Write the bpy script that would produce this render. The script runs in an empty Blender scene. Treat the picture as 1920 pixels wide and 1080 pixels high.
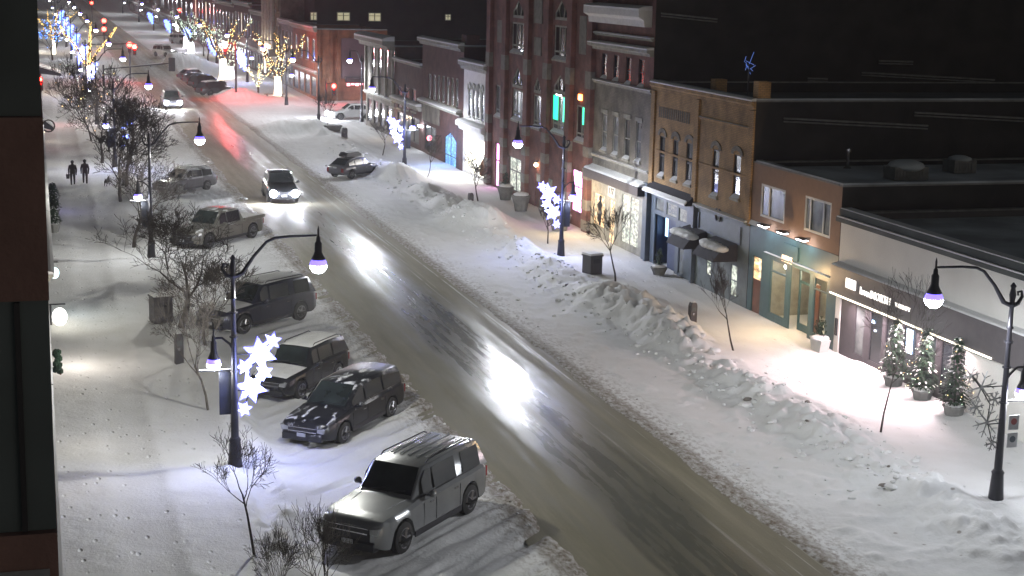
import bpy, math, random
import numpy as np
from mathutils import Vector, Matrix

# ---------------------------------------------------------------- camera, sky, exposure
scene = bpy.context.scene
COL = scene.collection
CAM_H, FPX = 15.0, 3000.0
def _n(v): return v / np.linalg.norm(v)
_dY = _n(np.array([60 - 960, -(-70 - 540), -FPX]))           # street direction in camera space
_up = -_n(np.array([620 - 960, -(15780 - 540), -FPX]))
_up = _n(_up - _up.dot(_dY) * _dY)
_dX = np.cross(_dY, _up)
RC = np.array([_dX, _dY, _up])                               # camera -> world rotation
cam_data = bpy.data.cameras.new('camera')
cam_data.sensor_width = 36.0
cam_data.lens = FPX / 1920 * 36
cam_data.clip_start, cam_data.clip_end = 0.5, 3000
cam = bpy.data.objects.new('camera', cam_data)
COL.objects.link(cam)
cam.matrix_world = Matrix.Translation((0, 0, CAM_H)) @ Matrix([list(r) for r in RC]).to_4x4()
scene.camera = cam

world = bpy.data.worlds.new('World'); scene.world = world; world.use_nodes = True
wn = world.node_tree; wn.nodes.clear()
sky = wn.nodes.new('ShaderNodeTexSky'); sky.sky_type = 'NISHITA'; sky.sun_disc = False
sky.sun_elevation = math.radians(8); sky.sun_rotation = math.radians(150)
bg = wn.nodes.new('ShaderNodeBackground'); bg.inputs['Strength'].default_value = 0.0155
wo = wn.nodes.new('ShaderNodeOutputWorld')
hs = wn.nodes.new('ShaderNodeHueSaturation'); hs.inputs['Saturation'].default_value = 0.35
wn.links.new(sky.outputs[0], hs.inputs['Color']); wn.links.new(hs.outputs[0], bg.inputs[0]); wn.links.new(bg.outputs[0], wo.inputs[0])
moon = bpy.data.lights.new('moonlight', 'SUN'); moon.energy = 0.012; moon.angle = math.radians(12); moon.color = (0.95, 0.93, 1.0)
mo = bpy.data.objects.new('moonlight', moon); COL.objects.link(mo)
mo.rotation_euler = (math.radians(38), 0, math.radians(-25))
scene.view_settings.view_transform = 'Standard'; scene.view_settings.look = 'None'
scene.view_settings.exposure = 0.42; scene.view_settings.gamma = 1.0
cy = scene.cycles
cy.use_denoising = True; cy.use_light_tree = True
cy.max_bounces = 5; cy.diffuse_bounces = 2; cy.glossy_bounces = 3; cy.transmission_bounces = 3; cy.transparent_max_bounces = 8
cy.sample_clamp_indirect = 4.0; cy.sample_clamp_direct = 0.0
cy.caustics_reflective = False; cy.caustics_refractive = False

# ---------------------------------------------------------------- pixel (1920x1080) -> world
def ray(u, v): return RC @ np.array([u - 960, -(v - 540), -FPX])
def G(u, v, z=0.0):
    r = ray(u, v); t = (z - CAM_H) / r[2]; return Vector((r[0]*t, r[1]*t, z))
def F(u, v, X):
    r = ray(u, v); t = X / r[0]; return (r[1]*t, CAM_H + r[2]*t)            # -> (Y, Z) on plane X
def P(u, v, Y):
    r = ray(u, v); t = Y / r[1]; return (r[0]*t, CAM_H + r[2]*t)            # -> (X, Z) on plane Y
FX = 30.8
def rect(xl, yt, xr, yb, X=FX):
    ym, xm = (yt + yb)/2, (xl + xr)/2
    return (F(xr, ym, X)[0], F(xl, ym, X)[0], F(xm, yb, X)[1], F(xm, yt, X)[1])  # Y0,Y1,Z0,Z1

# ---------------------------------------------------------------- materials
def _mat(name):
    m = bpy.data.materials.new(name); m.use_nodes = True
    nt = m.node_tree; return m, nt, nt.nodes['Principled BSDF']
def mat(name, col, rough=0.6, metal=0.0, var=0.15, scale=3.0, bump=0.0, bscale=20.0, spec=0.5, col2=None, stretch=None):
    m, nt, p = _mat(name); L = nt.links
    p.inputs['Roughness'].default_value = rough; p.inputs['Metallic'].default_value = metal
    p.inputs['Specular IOR Level'].default_value = spec
    tc = nt.nodes.new('ShaderNodeTexCoord'); mp = nt.nodes.new('ShaderNodeMapping')
    L.new(tc.outputs['Object'], mp.inputs[0])
    if stretch: mp.inputs['Scale'].default_value = stretch
    nz = nt.nodes.new('ShaderNodeTexNoise'); nz.inputs['Scale'].default_value = scale; nz.inputs['Detail'].default_value = 5
    L.new(mp.outputs[0], nz.inputs['Vector'])
    mx = nt.nodes.new('ShaderNodeMix'); mx.data_type = 'RGBA'
    c2 = col2 or tuple(max(0, c*(1 - 2*var)) for c in col)
    cr = nt.nodes.new('ShaderNodeMapRange'); cr.inputs[1].default_value = 0.35; cr.inputs[2].default_value = 0.65
    L.new(nz.outputs['Fac'], cr.inputs[0]); L.new(cr.outputs[0], mx.inputs['Factor'])
    mx.inputs['A'].default_value = (*c2, 1); mx.inputs['B'].default_value = (*col, 1)
    L.new(mx.outputs['Result'], p.inputs['Base Color'])
    if bump:
        n2 = nt.nodes.new('ShaderNodeTexNoise'); n2.inputs['Scale'].default_value = bscale; n2.inputs['Detail'].default_value = 4
        b = nt.nodes.new('ShaderNodeBump'); b.inputs['Strength'].default_value = bump; b.inputs['Distance'].default_value = 0.05
        L.new(mp.outputs[0], n2.inputs['Vector']); L.new(n2.outputs['Fac'], b.inputs['Height']); L.new(b.outputs[0], p.inputs['Normal'])
    return m
def emis(name, col, s, base=(0.8, 0.8, 0.8)):
    m, nt, p = _mat(name)
    p.inputs['Base Color'].default_value = (*base, 1); p.inputs['Roughness'].default_value = 0.4
    p.inputs['Emission Color'].default_value = (*col, 1); p.inputs['Emission Strength'].default_value = s
    return m
def brick(name, c1, c2, mortar, axis='yz', size=0.22):
    m, nt, p = _mat(name); L = nt.links
    tc = nt.nodes.new('ShaderNodeTexCoord'); sp = nt.nodes.new('ShaderNodeSeparateXYZ'); cb = nt.nodes.new('ShaderNodeCombineXYZ')
    L.new(tc.outputs['Object'], sp.inputs[0])
    ad = nt.nodes.new('ShaderNodeMath'); ad.operation = 'ADD'
    L.new(sp.outputs[0], ad.inputs[0]); L.new(sp.outputs[1], ad.inputs[1]); L.new(ad.outputs[0], cb.inputs[0]); L.new(sp.outputs[2], cb.inputs[1])
    bt = nt.nodes.new('ShaderNodeTexBrick'); bt.inputs['Scale'].default_value = 1.0
    bt.inputs['Brick Width'].default_value = size; bt.inputs['Row Height'].default_value = 0.08; bt.inputs['Mortar Size'].default_value = 0.012
    bt.inputs['Color1'].default_value = (*c1, 1); bt.inputs['Color2'].default_value = (*c2, 1); bt.inputs['Mortar'].default_value = (*mortar, 1)
    L.new(cb.outputs[0], bt.inputs['Vector'])
    nz = nt.nodes.new('ShaderNodeTexNoise'); nz.inputs['Scale'].default_value = 1.2; nz.inputs['Detail'].default_value = 6
    L.new(tc.outputs['Object'], nz.inputs['Vector'])
    mr = nt.nodes.new('ShaderNodeMapRange'); mr.inputs[1].default_value = .3; mr.inputs[2].default_value = .7; mr.inputs[3].default_value = 0.55; mr.inputs[4].default_value = 1.25
    L.new(nz.outputs['Fac'], mr.inputs[0])
    mx = nt.nodes.new('ShaderNodeMix'); mx.data_type = 'RGBA'; mx.blend_type = 'MULTIPLY'; mx.inputs['Factor'].default_value = 1
    L.new(bt.outputs['Color'], mx.inputs['A']); L.new(mr.outputs[0], mx.inputs['B']); L.new(mx.outputs['Result'], p.inputs['Base Color'])
    p.inputs['Roughness'].default_value = 0.85
    b = nt.nodes.new('ShaderNodeBump'); b.inputs['Strength'].default_value = 0.5; b.inputs['Distance'].default_value = 0.02
    L.new(bt.outputs['Fac'], b.inputs['Height']); b.invert = True; L.new(b.outputs[0], p.inputs['Normal'])
    return m
def lit_interior(name, c1, c2, s, scale=2.0, dark=0.25):
    """the look of a lit shop interior: shelving and goods as patches of light and dark, giving off light"""
    m, nt, p = _mat(name); L = nt.links
    tc = nt.nodes.new('ShaderNodeTexCoord'); mp = nt.nodes.new('ShaderNodeMapping'); mp.inputs['Scale'].default_value = (1, 1, 1.7)
    L.new(tc.outputs['Object'], mp.inputs[0])
    v = nt.nodes.new('ShaderNodeTexVoronoi'); v.distance = 'CHEBYCHEV'; v.inputs['Scale'].default_value = scale
    L.new(mp.outputs[0], v.inputs['Vector'])
    n = nt.nodes.new('ShaderNodeTexNoise'); n.inputs['Scale'].default_value = scale*2.3; n.inputs['Detail'].default_value = 3
    L.new(mp.outputs[0], n.inputs['Vector'])
    mx = nt.nodes.new('ShaderNodeMix'); mx.data_type = 'RGBA'
    mx.inputs['A'].default_value = (*c1, 1); mx.inputs['B'].default_value = (*c2, 1)
    sp = nt.nodes.new('ShaderNodeSeparateColor'); L.new(v.outputs['Color'], sp.inputs[0]); L.new(sp.outputs[0], mx.inputs['Factor'])
    mr = nt.nodes.new('ShaderNodeMapRange'); mr.inputs[1].default_value = .4; mr.inputs[2].default_value = .6; mr.inputs[3].default_value = s*dark; mr.inputs[4].default_value = s
    L.new(n.outputs['Fac'], mr.inputs[0])
    L.new(mx.outputs['Result'], p.inputs['Emission Color']); L.new(mr.outputs[0], p.inputs['Emission Strength'])
    p.inputs['Base Color'].default_value = (.1, .1, .1, 1)
    return m
def snow_mat(name='snow', ground=False):
    m, nt, p = _mat(name); L = nt.links; N = nt.nodes.new
    p.inputs['Roughness'].default_value = 0.75; p.inputs['Specular IOR Level'].default_value = 0.25
    tc = N('ShaderNodeTexCoord'); pos = tc.outputs['Object']
    nz = N('ShaderNodeTexNoise'); nz.inputs['Scale'].default_value = 0.7; nz.inputs['Detail'].default_value = 8; L.new(pos, nz.inputs['Vector'])
    mx = N('ShaderNodeMix'); mx.data_type = 'RGBA'; mx.inputs['A'].default_value = (.58, .58, .56, 1); mx.inputs['B'].default_value = (.74, .75, .76, 1)
    L.new(nz.outputs['Fac'], mx.inputs['Factor'])
    n2 = N('ShaderNodeTexNoise'); n2.inputs['Scale'].default_value = 9; n2.inputs['Detail'].default_value = 5; n2.inputs['Roughness'].default_value = .6; L.new(pos, n2.inputs['Vector'])
    b = N('ShaderNodeBump'); b.inputs['Strength'].default_value = 0.42; b.inputs['Distance'].default_value = 0.05
    L.new(n2.outputs['Fac'], b.inputs['Height'])
    out = mx.outputs['Result']; nrm = b.outputs[0]
    if ground:
        sp = N('ShaderNodeSeparateXYZ'); L.new(pos, sp.inputs[0])
        def mth(op, a, c=None, clamp=False):
            k = N('ShaderNodeMath'); k.operation = op; k.use_clamp = clamp
            for i, q in enumerate((a, c)):
                if q is None: continue
                if isinstance(q, (int, float)): k.inputs[i].default_value = q
                else: L.new(q, k.inputs[i])
            return k.outputs[0]
        x = sp.outputs[0]
        d = mth('SUBTRACT', mth('ABSOLUTE', mth('SUBTRACT', x, 16.05)), 3.3)      # metres beyond the road edge
        near = mth('SUBTRACT', 1.0, mth('DIVIDE', d, 2.1), True)
        # sand and grit thrown up beside the carriageway
        g = N('ShaderNodeTexNoise'); g.inputs['Scale'].default_value = 4.2; g.inputs['Detail'].default_value = 9; g.inputs['Roughness'].default_value = .78
        mp = N('ShaderNodeMapping'); mp.inputs['Scale'].default_value = (1.6, .8, 1); L.new(pos, mp.inputs[0]); L.new(mp.outputs[0], g.inputs['Vector'])
        gm = N('ShaderNodeMapRange'); gm.inputs[1].default_value = .49; gm.inputs[2].default_value = .56; L.new(g.outputs['Fac'], gm.inputs[0])
        base = mth('ADD', mth('MULTIPLY', near, 1.0), 0.08)
        fac = mth('MULTIPLY', gm.outputs[0], mth('MULTIPLY', base, base))
        edge = mth('MULTIPLY', mth('SUBTRACT', 1.0, mth('DIVIDE', d, 0.62), True), 2.2, True)
        ge = N('ShaderNodeMapRange'); ge.inputs[1].default_value = .38; ge.inputs[2].default_value = .5; L.new(g.outputs['Fac'], ge.inputs[0])
        fac = mth('MAXIMUM', fac, mth('MULTIPLY', edge, mth('ADD', .3, mth('MULTIPLY', ge.outputs[0], .45))))
        m2 = N('ShaderNodeMix'); m2.data_type = 'RGBA'; L.new(fac, m2.inputs['Factor']); L.new(out, m2.inputs['A']); m2.inputs['B'].default_value = (.15, .12, .085, 1)
        # clods of darker, icy snow scattered about
        v = N('ShaderNodeTexVoronoi'); v.inputs['Scale'].default_value = 1.1; v.inputs['Randomness'].default_value = 1; L.new(pos, v.inputs['Vector'])
        vm = N('ShaderNodeMapRange'); vm.inputs[1].default_value = .05; vm.inputs[2].default_value = .09; vm.inputs[3].default_value = .7; vm.inputs[4].default_value = 0; L.new(v.outputs['Distance'], vm.inputs[0])
        street = mth('GREATER_THAN', 26.2, x)
        street = mth('MULTIPLY', street, mth('GREATER_THAN', x, 17.0))
        m3 = N('ShaderNodeMix'); m3.data_type = 'RGBA'; L.new(mth('MULTIPLY', vm.outputs[0], street), m3.inputs['Factor']); L.new(m2.outputs['Result'], m3.inputs['A']); m3.inputs['B'].default_value = (.22, .19, .16, 1)
        out = m3.outputs['Result']
        # footprints on the pavements
        f = N('ShaderNodeTexVoronoi'); f.inputs['Scale'].default_value = 2.3
        fp = N('ShaderNodeMapping'); fp.inputs['Scale'].default_value = (1.25, .62, 1); L.new(pos, fp.inputs[0]); L.new(fp.outputs[0], f.inputs['Vector'])
        fm = N('ShaderNodeMapRange'); fm.inputs[1].default_value = .07; fm.inputs[2].default_value = .2; L.new(f.outputs['Distance'], fm.inputs[0])
        k = N('ShaderNodeTexNoise'); k.inputs['Scale'].default_value = .55; L.new(pos, k.inputs['Vector'])
        km = N('ShaderNodeMapRange'); km.inputs[1].default_value = .42; km.inputs[2].default_value = .55; km.inputs[3].default_value = .15; km.inputs[4].default_value = 1.0; L.new(k.outputs['Fac'], km.inputs[0])
        walk = mth('ADD', mth('GREATER_THAN', x, 26.0), mth('LESS_THAN', x, 5.4))
        walk = mth('MULTIPLY', walk, km.outputs[0])
        fs = mth('MULTIPLY', walk, .8)
        b2 = N('ShaderNodeBump'); b2.inputs['Distance'].default_value = 0.06; L.new(fs, b2.inputs['Strength']); L.new(fm.outputs[0], b2.inputs['Height']); L.new(nrm, b2.inputs['Normal'])
        nrm = b2.outputs[0]
    L.new(out, p.inputs['Base Color']); L.new(nrm, p.inputs['Normal'])
    return m
def road_mat():
    m, nt, p = _mat('wet_asphalt'); L = nt.links; N = nt.nodes.new
    tc = N('ShaderNodeTexCoord'); pos = tc.outputs['Object']; sp = N('ShaderNodeSeparateXYZ'); L.new(pos, sp.inputs[0])
    def noise(sc, st, det=6, r=.55):
        mp = N('ShaderNodeMapping'); mp.inputs['Scale'].default_value = st; L.new(pos, mp.inputs[0])
        n = N('ShaderNodeTexNoise'); n.inputs['Scale'].default_value = sc; n.inputs['Detail'].default_value = det; n.inputs['Roughness'].default_value = r
        L.new(mp.outputs[0], n.inputs['Vector']); return n.outputs['Fac']
    def mr(a, i0, i1, o0=0., o1=1.):
        k = N('ShaderNodeMapRange'); k.inputs[1].default_value = i0; k.inputs[2].default_value = i1; k.inputs[3].default_value = o0; k.inputs[4].default_value = o1
        L.new(a, k.inputs[0]); return k.outputs[0]
    def mth(op, a, c=None, clamp=False):
        k = N('ShaderNodeMath'); k.operation = op; k.use_clamp = clamp
        for i, q in enumerate((a, c)):
            if q is None: continue
            if isinstance(q, (int, float)): k.inputs[i].default_value = q
            else: L.new(q, k.inputs[i])
        return k.outputs[0]
    # distance from road centre line, wandering a little: worn wet tracks in the middle, slush at the sides
    wob = mr(noise(.05, (0.01, 1, 1), 3), .3, .7, -.45, .45)
    x = mth('ADD', sp.outputs[0], wob)
    streak = noise(1.0, (2.4, .05, 1), 7, .6)
    fine = noise(3.0, (1, .12, 1), 8, .65)
    lanes = N('ShaderNodeValToRGB'); cr = lanes.color_ramp
    L.new(mr(x, 12.6, 19.6), lanes.inputs[0])
    stops = [(0, .75), (.14, .6), (.24, .62), (.36, .3), (.42, .15), (.52, .2), (.60, .12), (.7, .24), (.78, .5), (.83, .68), (.9, .55), (1, .62)]
    while len(cr.elements) < len(stops): cr.elements.new(.5)
    for e, (q, v) in zip(cr.elements, stops): e.position = q; e.color = (v, v, v, 1)
    sl = mth('ADD', lanes.outputs[0], mth('MULTIPLY', mth('SUBTRACT', streak, .5), .75))
    slush = mth('ADD', mth('ADD', sl, mr(sp.outputs[1], 66, 95, 0., .15)), mth('MULTIPLY', mth('SUBTRACT', fine, .5), .6), True)
    c = N('ShaderNodeValToRGB'); L.new(slush, c.inputs[0]); e = c.color_ramp.elements
    e[0].position = .1; e[0].color = (.09, .09, .072, 1); e[1].position = .5; e[1].color = (.165, .153, .108, 1)
    k = c.color_ramp.elements.new(.92); k.color = (.26, .24, .175, 1)
    # thin white ridges of snow between tyre lines, right-hand side mostly
    rl = noise(1.4, (3.4, .018, 1), 5, .6); rm = mr(rl, .575, .61)
    side = mr(x, 17.5, 18.6); rm = mth('MULTIPLY', rm, side); rm = mth('MULTIPLY', rm, mr(fine, .4, .5))
    mx = N('ShaderNodeMix'); mx.data_type = 'RGBA'; L.new(mth('MULTIPLY', rm, .75), mx.inputs['Factor']); L.new(c.outputs[0], mx.inputs['A']); mx.inputs['B'].default_value = (.55, .55, .52, 1)
    L.new(mx.outputs['Result'], p.inputs['Base Color'])
    L.new(mr(slush, .08, .62, .20, .62), p.inputs['Roughness'])
    patchy = mr(noise(.9, (1.6, .16, 1), 6, .6), .40, .58, .3, 1.)
    L.new(mth('MULTIPLY', mr(slush, .1, .7, .34, .14), patchy), p.inputs['Specular IOR Level'])
    b = N('ShaderNodeBump'); b.inputs['Strength'].default_value = .35; b.inputs['Distance'].default_value = .02
    L.new(mth('ADD', noise(14, (1, .6, 1), 4), mth('MULTIPLY', slush, .8)), b.inputs['Height']); L.new(b.outputs[0], p.inputs['Normal'])
    return m
def clear_glass():
    m = bpy.data.materials.new('clear_shop_glass'); m.use_nodes = True; nt = m.node_tree; nt.nodes.clear(); N = nt.nodes.new
    o = N('ShaderNodeOutputMaterial'); a = N('ShaderNodeMixShader'); t = N('ShaderNodeBsdfTransparent'); g = N('ShaderNodeBsdfGlossy'); g.inputs['Roughness'].default_value = .05
    a.inputs[0].default_value = .1; t.inputs[0].default_value = (.9, .93, .9, 1); nt.links.new(t.outputs[0], a.inputs[1]); nt.links.new(g.outputs[0], a.inputs[2]); nt.links.new(a.outputs[0], o.inputs[0]); return m
M = {}
M['snow'] = snow_mat(); M['gsnow'] = snow_mat('trodden_snow', True); M['road'] = road_mat()
M['black'] = mat('black_metal', (.03, .03, .035), .45, .3, var=.1)
M['pole'] = mat('pole_paint', (.035, .035, .045), .4, .4, var=.1)
M['globe'] = emis('lamp_globe', (.84, .88, 1.0), 70.0)
M['rim'] = emis('globe_fringe_glow', (.12, .08, 1.0), 3.0)  # violet lens fringe painted as glow on the globe top
M['flake'] = emis('led_flake', (.74, .78, 1.0), 3.6)
M['flakeb'] = emis('flake_halo_glow', (.06, .06, 1.0), 3.0)  # blue halo around the flakes, painted as emission
M['flakefar'] = emis('led_flake_blue', (.12, .32, 1.0), 4.0)
M['dimflake'] = mat('unlit_flake', (.35, .36, .36), .5)
M['bark'] = mat('bark', (.055, .045, .04), .9, var=.2, scale=8, bump=.4)
M['bark2'] = mat('frosted_bark', (.13, .115, .1), .9, var=.3, scale=6)
M['fairy'] = emis('fairy_bulb', (1.0, .6, .15), 3.0)
M['fairyw'] = emis('fairy_bulb_cool', (.6, .8, .6), 2.0)
M['fairyb'] = emis('fairy_bulb_blue', (.04, .22, 1.0), 4.0)
M['brickred'] = brick('red_brick', (.21, .078, .06), (.17, .065, .05), (.13, .09, .08))
M['brickdark'] = brick('dark_brick', (.11, .045, .035), (.085, .035, .03), (.07, .05, .045))
M['brickyel'] = brick('yellow_brick', (.42, .25, .10), (.34, .205, .082), (.2, .14, .08))
M['brickor'] = brick('orange_brick', (.30, .12, .06), (.25, .10, .05), (.2, .12, .08))
M['bricktan'] = brick('tan_brick', (.22, .2, .16), (.18, .16, .13), (.14, .13, .11))
M['stucco'] = mat('brown_stucco', (.24, .155, .11), .9, var=.06, bump=.2, bscale=40)
M['stone'] = mat('pale_stone', (.34, .33, .28), .85, var=.15)
M['stonedim'] = mat('weathered_stone', (.22, .205, .175), .9, var=.15)
M['white'] = mat('white_paint', (.6, .6, .57), .6, var=.06)
M['greywall'] = mat('pale_grey_cladding', (.66, .65, .61), .75, var=.05, scale=.6)
M['slate'] = mat('slate_blue_paint', (.075, .10, .13), .5, var=.1)
M['slate2'] = mat('grey_green_paint', (.12, .145, .15), .55, var=.1)
M['teal'] = mat('dark_teal_paint', (.045, .10, .115), .45, var=.1)
M['bannercloth'] = mat('banner_cloth', (.03, .035, .055), .8, var=.2)
M['navy'] = mat('navy_paint', (.02, .04, .10), .4, var=.1)
M['darkwall'] = mat('near_black_wall', (.03, .026, .024), .9, var=.25, scale=.8)  # near-black base colour, tone varied by noise
M['fascia'] = mat('fascia_panel', (.085, .08, .085), .5, var=.08)
M['charcoal'] = mat('charcoal_panel', (.05, .045, .05), .55, var=.1)
M['tar'] = mat('dark_roof_membrane', (.09, .10, .10), .9, var=.2, scale=.5)
M['nearbrick'] = mat('margin_brick', (.25, .15, .13), .9, var=.2, scale=1.2, bump=.3)
M['nearpane'] = mat('margin_window_band', (.10, .13, .135), .5, var=.3, scale=.5)
M['roofsnow'] = mat('thin_roof_snow', (.42, .46, .48), .9, var=.25, scale=.4, bump=.3, bscale=2)
M['concrete'] = mat('concrete', (.2, .2, .19), .85, var=.15)
M['screen'] = mat('windscreen_glass', (.03, .04, .04), .12, spec=.45, var=.3, scale=1.5)
M['glass'] = mat('dark_glass', (.012, .016, .02), .16, spec=.6, var=.1)
M['clear'] = clear_glass()
M['glassp'] = mat('glass_with_blind', (.16, .18, .18), .25, var=.35, scale=1.3)
M['green'] = mat('conifer', (.02, .05, .025), .8, var=.3)
M['wood'] = mat('stained_wood', (.16, .06, .03), .6, var=.2)
M['cloth'] = mat('awning_cloth', (.03, .03, .04), .9, var=.1)
M['wgreen'] = emis('green_window', (.02, 1.0, .48), 1.5, (.05, .3, .2))
M['wpink'] = emis('pink_window', (1.0, .3, .75), 2.2)
M['wwhite'] = emis('white_window', (.95, .95, .85), 1.1)
M['wwarm'] = lit_interior('warm_shop', (1, .55, .22), (1, .8, .5), 1.6, 1.6)
M['wcool'] = lit_interior('cool_shop', (.75, .85, .7), (.95, .95, .8), .9, 1.4)
M['wdim'] = lit_interior('dim_interior', (.5, .5, .36), (.35, .4, .3), .35, 1.5)
M['wbright'] = lit_interior('bright_shop', (1, .9, .65), (1, 1, .95), 5.0, 1.3, .35)
M['wblue'] = lit_interior('blue_display', (.04, .25, 1), (.2, .6, 1), 1.3, 1.6, .4)
M['wfar'] = emis('distant_lit_window', (.75, .68, .4), .42)
M['red'] = emis('red_signal', (1, .02, .012), 22)
M['amber'] = emis('amber_signal', (1, .3, .05), 10)
M['lampw'] = emis('white_fitting', (.85, .9, 1), 30)
M['lampwarm'] = emis('warm_fitting', (1, .62, .35), 25)
M['strip'] = emis('led_strip', (1, .9, .72), 2.2)
M['letter'] = emis('lit_letters', (1, .93, .85), 1.6)
M['lettero'] = emis('orange_letters', (1, .6, .3), 1.3)
M['signb'] = emis('blue_sign', (.25, .6, 1), 2.0)
M['headl'] = emis('headlight', (.85, .88, 1), 420)
M['tail'] = mat('tail_lens', (.25, .012, .012), .2)
M['chrome'] = mat('chrome', (.5, .5, .52), .2, .9)
M['tyre'] = mat('tyre_rubber', (.02, .02, .02), .85)
M['rimm'] = mat('alloy_rim', (.22, .22, .23), .35, .7)
M['plate'] = mat('licence_plate', (.45, .47, .5), .5)
M['lens'] = mat('headlamp_lens', (.3, .31, .32), .12, spec=.8)
M['cloth1'] = mat('dark_winter_coat', (.035, .028, .032), .9)
M['cloth2'] = mat('plum_winter_coat', (.05, .032, .042), .9)
M['fur'] = mat('dark_fur', (.03, .028, .026), .95)

# ---------------------------------------------------------------- mesh helpers
class MB:
    def __init__(s): s.v = []; s.f = []; s.m = []; s.k = 0
    def face(s, pts, m=None):
        b = len(s.v); s.v += [tuple(p) for p in pts]; s.f.append(tuple(range(b, b + len(pts)))); s.m.append(s.k if m is None else m)
    def box(s, x0, x1, y0, y1, z0, z1, m=None):
        if x0 > x1: x0, x1 = x1, x0
        if y0 > y1: y0, y1 = y1, y0
        if z0 > z1: z0, z1 = z1, z0
        b = len(s.v)
        s.v += [(x0,y0,z0),(x1,y0,z0),(x1,y1,z0),(x0,y1,z0),(x0,y0,z1),(x1,y0,z1),(x1,y1,z1),(x0,y1,z1)]
        for q in ((0,3,2,1),(4,5,6,7),(0,1,5,4),(1,2,6,5),(2,3,7,6),(3,0,4,7)): s.f.append(tuple(b+i for i in q)); s.m.append(s.k if m is None else m)
    def tube(s, pts, rads, n=6, m=None, cap=True):
        pts = [Vector(p) for p in pts]; m = s.k if m is None else m
        if isinstance(rads, (int, float)): rads = [rads]*len(pts)
        b = len(s.v); last = None
        for i, p in enumerate(pts):
            d = (pts[min(i+1, len(pts)-1)] - pts[max(i-1, 0)])
            if d.length < 1e-9: d = Vector((0, 0, 1))
            d.normalize()
            a = Vector((1, 0, 0)) if abs(d.x) < .8 else Vector((0, 1, 0))
            if last is not None: a = last
            u = (a - a.dot(d)*d)
            if u.length < 1e-6: u = Vector((0, 1, 0)) - d.y*d
            u.normalize(); w = d.cross(u); last = u
            for k in range(n):
                t = 2*math.pi*k/n; q = p + rads[i]*(math.cos(t)*u + math.sin(t)*w); s.v.append(tuple(q))
        for i in range(len(pts)-1):
            for k in range(n):
                a0 = b+i*n+k; a1 = b+i*n+(k+1) % n; s.f.append((a0, a1, a1+n, a0+n)); s.m.append(m)
        if cap:
            s.f.append(tuple(b+k for k in reversed(range(n)))); s.m.append(m)
            e = b+(len(pts)-1)*n; s.f.append(tuple(e+k for k in range(n))); s.m.append(m)
    def lathe(s, c, prof, n=12, m=None):   # prof: (r,z) list
        s.tube([(c[0], c[1], c[2]+z) for r, z in prof], [max(r, 1e-4) for r, z in prof], n, m)
    def ball(s, c, r, n=10, k=6, m=None, sz=1.0, mtop=None):
        b = len(s.v); m = s.k if m is None else m
        for i in range(k+1):
            t = math.pi*i/k
            for j in range(n):
                a = 2*math.pi*j/n; s.v.append((c[0]+r*math.sin(t)*math.cos(a), c[1]+r*math.sin(t)*math.sin(a), c[2]+r*sz*math.cos(t)))
        for i in range(k):
            for j in range(n):
                a0 = b+i*n+j; a1 = b+i*n+(j+1) % n; s.f.append((a0, a0+n, a1+n, a1)); s.m.append(mtop if (mtop is not None and i < k*0.42) else m)
    def prism(s, poly, axis, t0, t1, m=None):
        """poly of 2D points in the plane across axis ('x': (y,z), 'y': (x,z), 'z': (x,y))"""
        def q(p, t): return (t, p[0], p[1]) if axis == 'x' else ((p[0], t, p[1]) if axis == 'y' else (p[0], p[1], t))
        b = len(s.v); n = len(poly); m = s.k if m is None else m
        s.v += [q(p, t0) for p in poly] + [q(p, t1) for p in poly]
        s.f.append(tuple(range(b, b+n))); s.m.append(m); s.f.append(tuple(reversed(range(b+n, b+2*n)))); s.m.append(m)
        for i in range(n):
            j = (i+1) % n; s.f.append((b+i, b+n+i, b+n+j, b+j)); s.m.append(m)
    def xf(s, M4, i0=0):
        for i in range(i0, len(s.v)): s.v[i] = tuple(M4 @ Vector(s.v[i]))
    def build(s, name, mats, parent=None, smooth=None, loc=None):
        me = bpy.data.meshes.new(name); me.from_pydata(s.v, [], s.f)
        if not isinstance(mats, (list, tuple)): mats = [mats]
        for q in mats: me.materials.append(M[q] if isinstance(q, str) else q)
        me.polygons.foreach_set('material_index', [min(k, len(mats)-1) for k in s.m])
        me.validate()
        if smooth is not None:
            me.polygons.foreach_set('use_smooth', [True]*len(me.polygons))
            if smooth < 179: me.set_sharp_from_angle(angle=math.radians(smooth))
        me.update()
        o = bpy.data.objects.new(name, me); COL.objects.link(o)
        if parent: o.parent = parent
        if loc is not None: o.location = loc
        return o
def fixn(o):
    import bmesh
    bm = bmesh.new(); bm.from_mesh(o.data); bmesh.ops.remove_doubles(bm, verts=bm.verts, dist=1e-5); bmesh.ops.recalc_face_normals(bm, faces=bm.faces); bm.to_mesh(o.data); bm.free(); return o
def tag(o, label=None, cat=None, group=None, kind=None):
    if label: o['label'] = label
    if cat: o['category'] = cat
    if group: o['group'] = group
    if kind: o['kind'] = kind
    return o
def thing(name, label, cat, loc=(0, 0, 0), rz=0, group=None):
    o = bpy.data.objects.new(name, None); o.empty_display_size = .2; COL.objects.link(o); o.location = loc; o.rotation_euler = (0, 0, rz)
    return tag(o, label, cat, group)
def part(name, mats, parent, fn, smooth=None):
    b = MB(); fn(b); return b.build(name, mats, parent, smooth)
def copy_tree(o, parent=None):
    c = o.copy(); COL.objects.link(c); c.parent = parent
    for ch in [q for q in COL.objects if q.parent == o]: copy_tree(ch, c)
    return c
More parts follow.
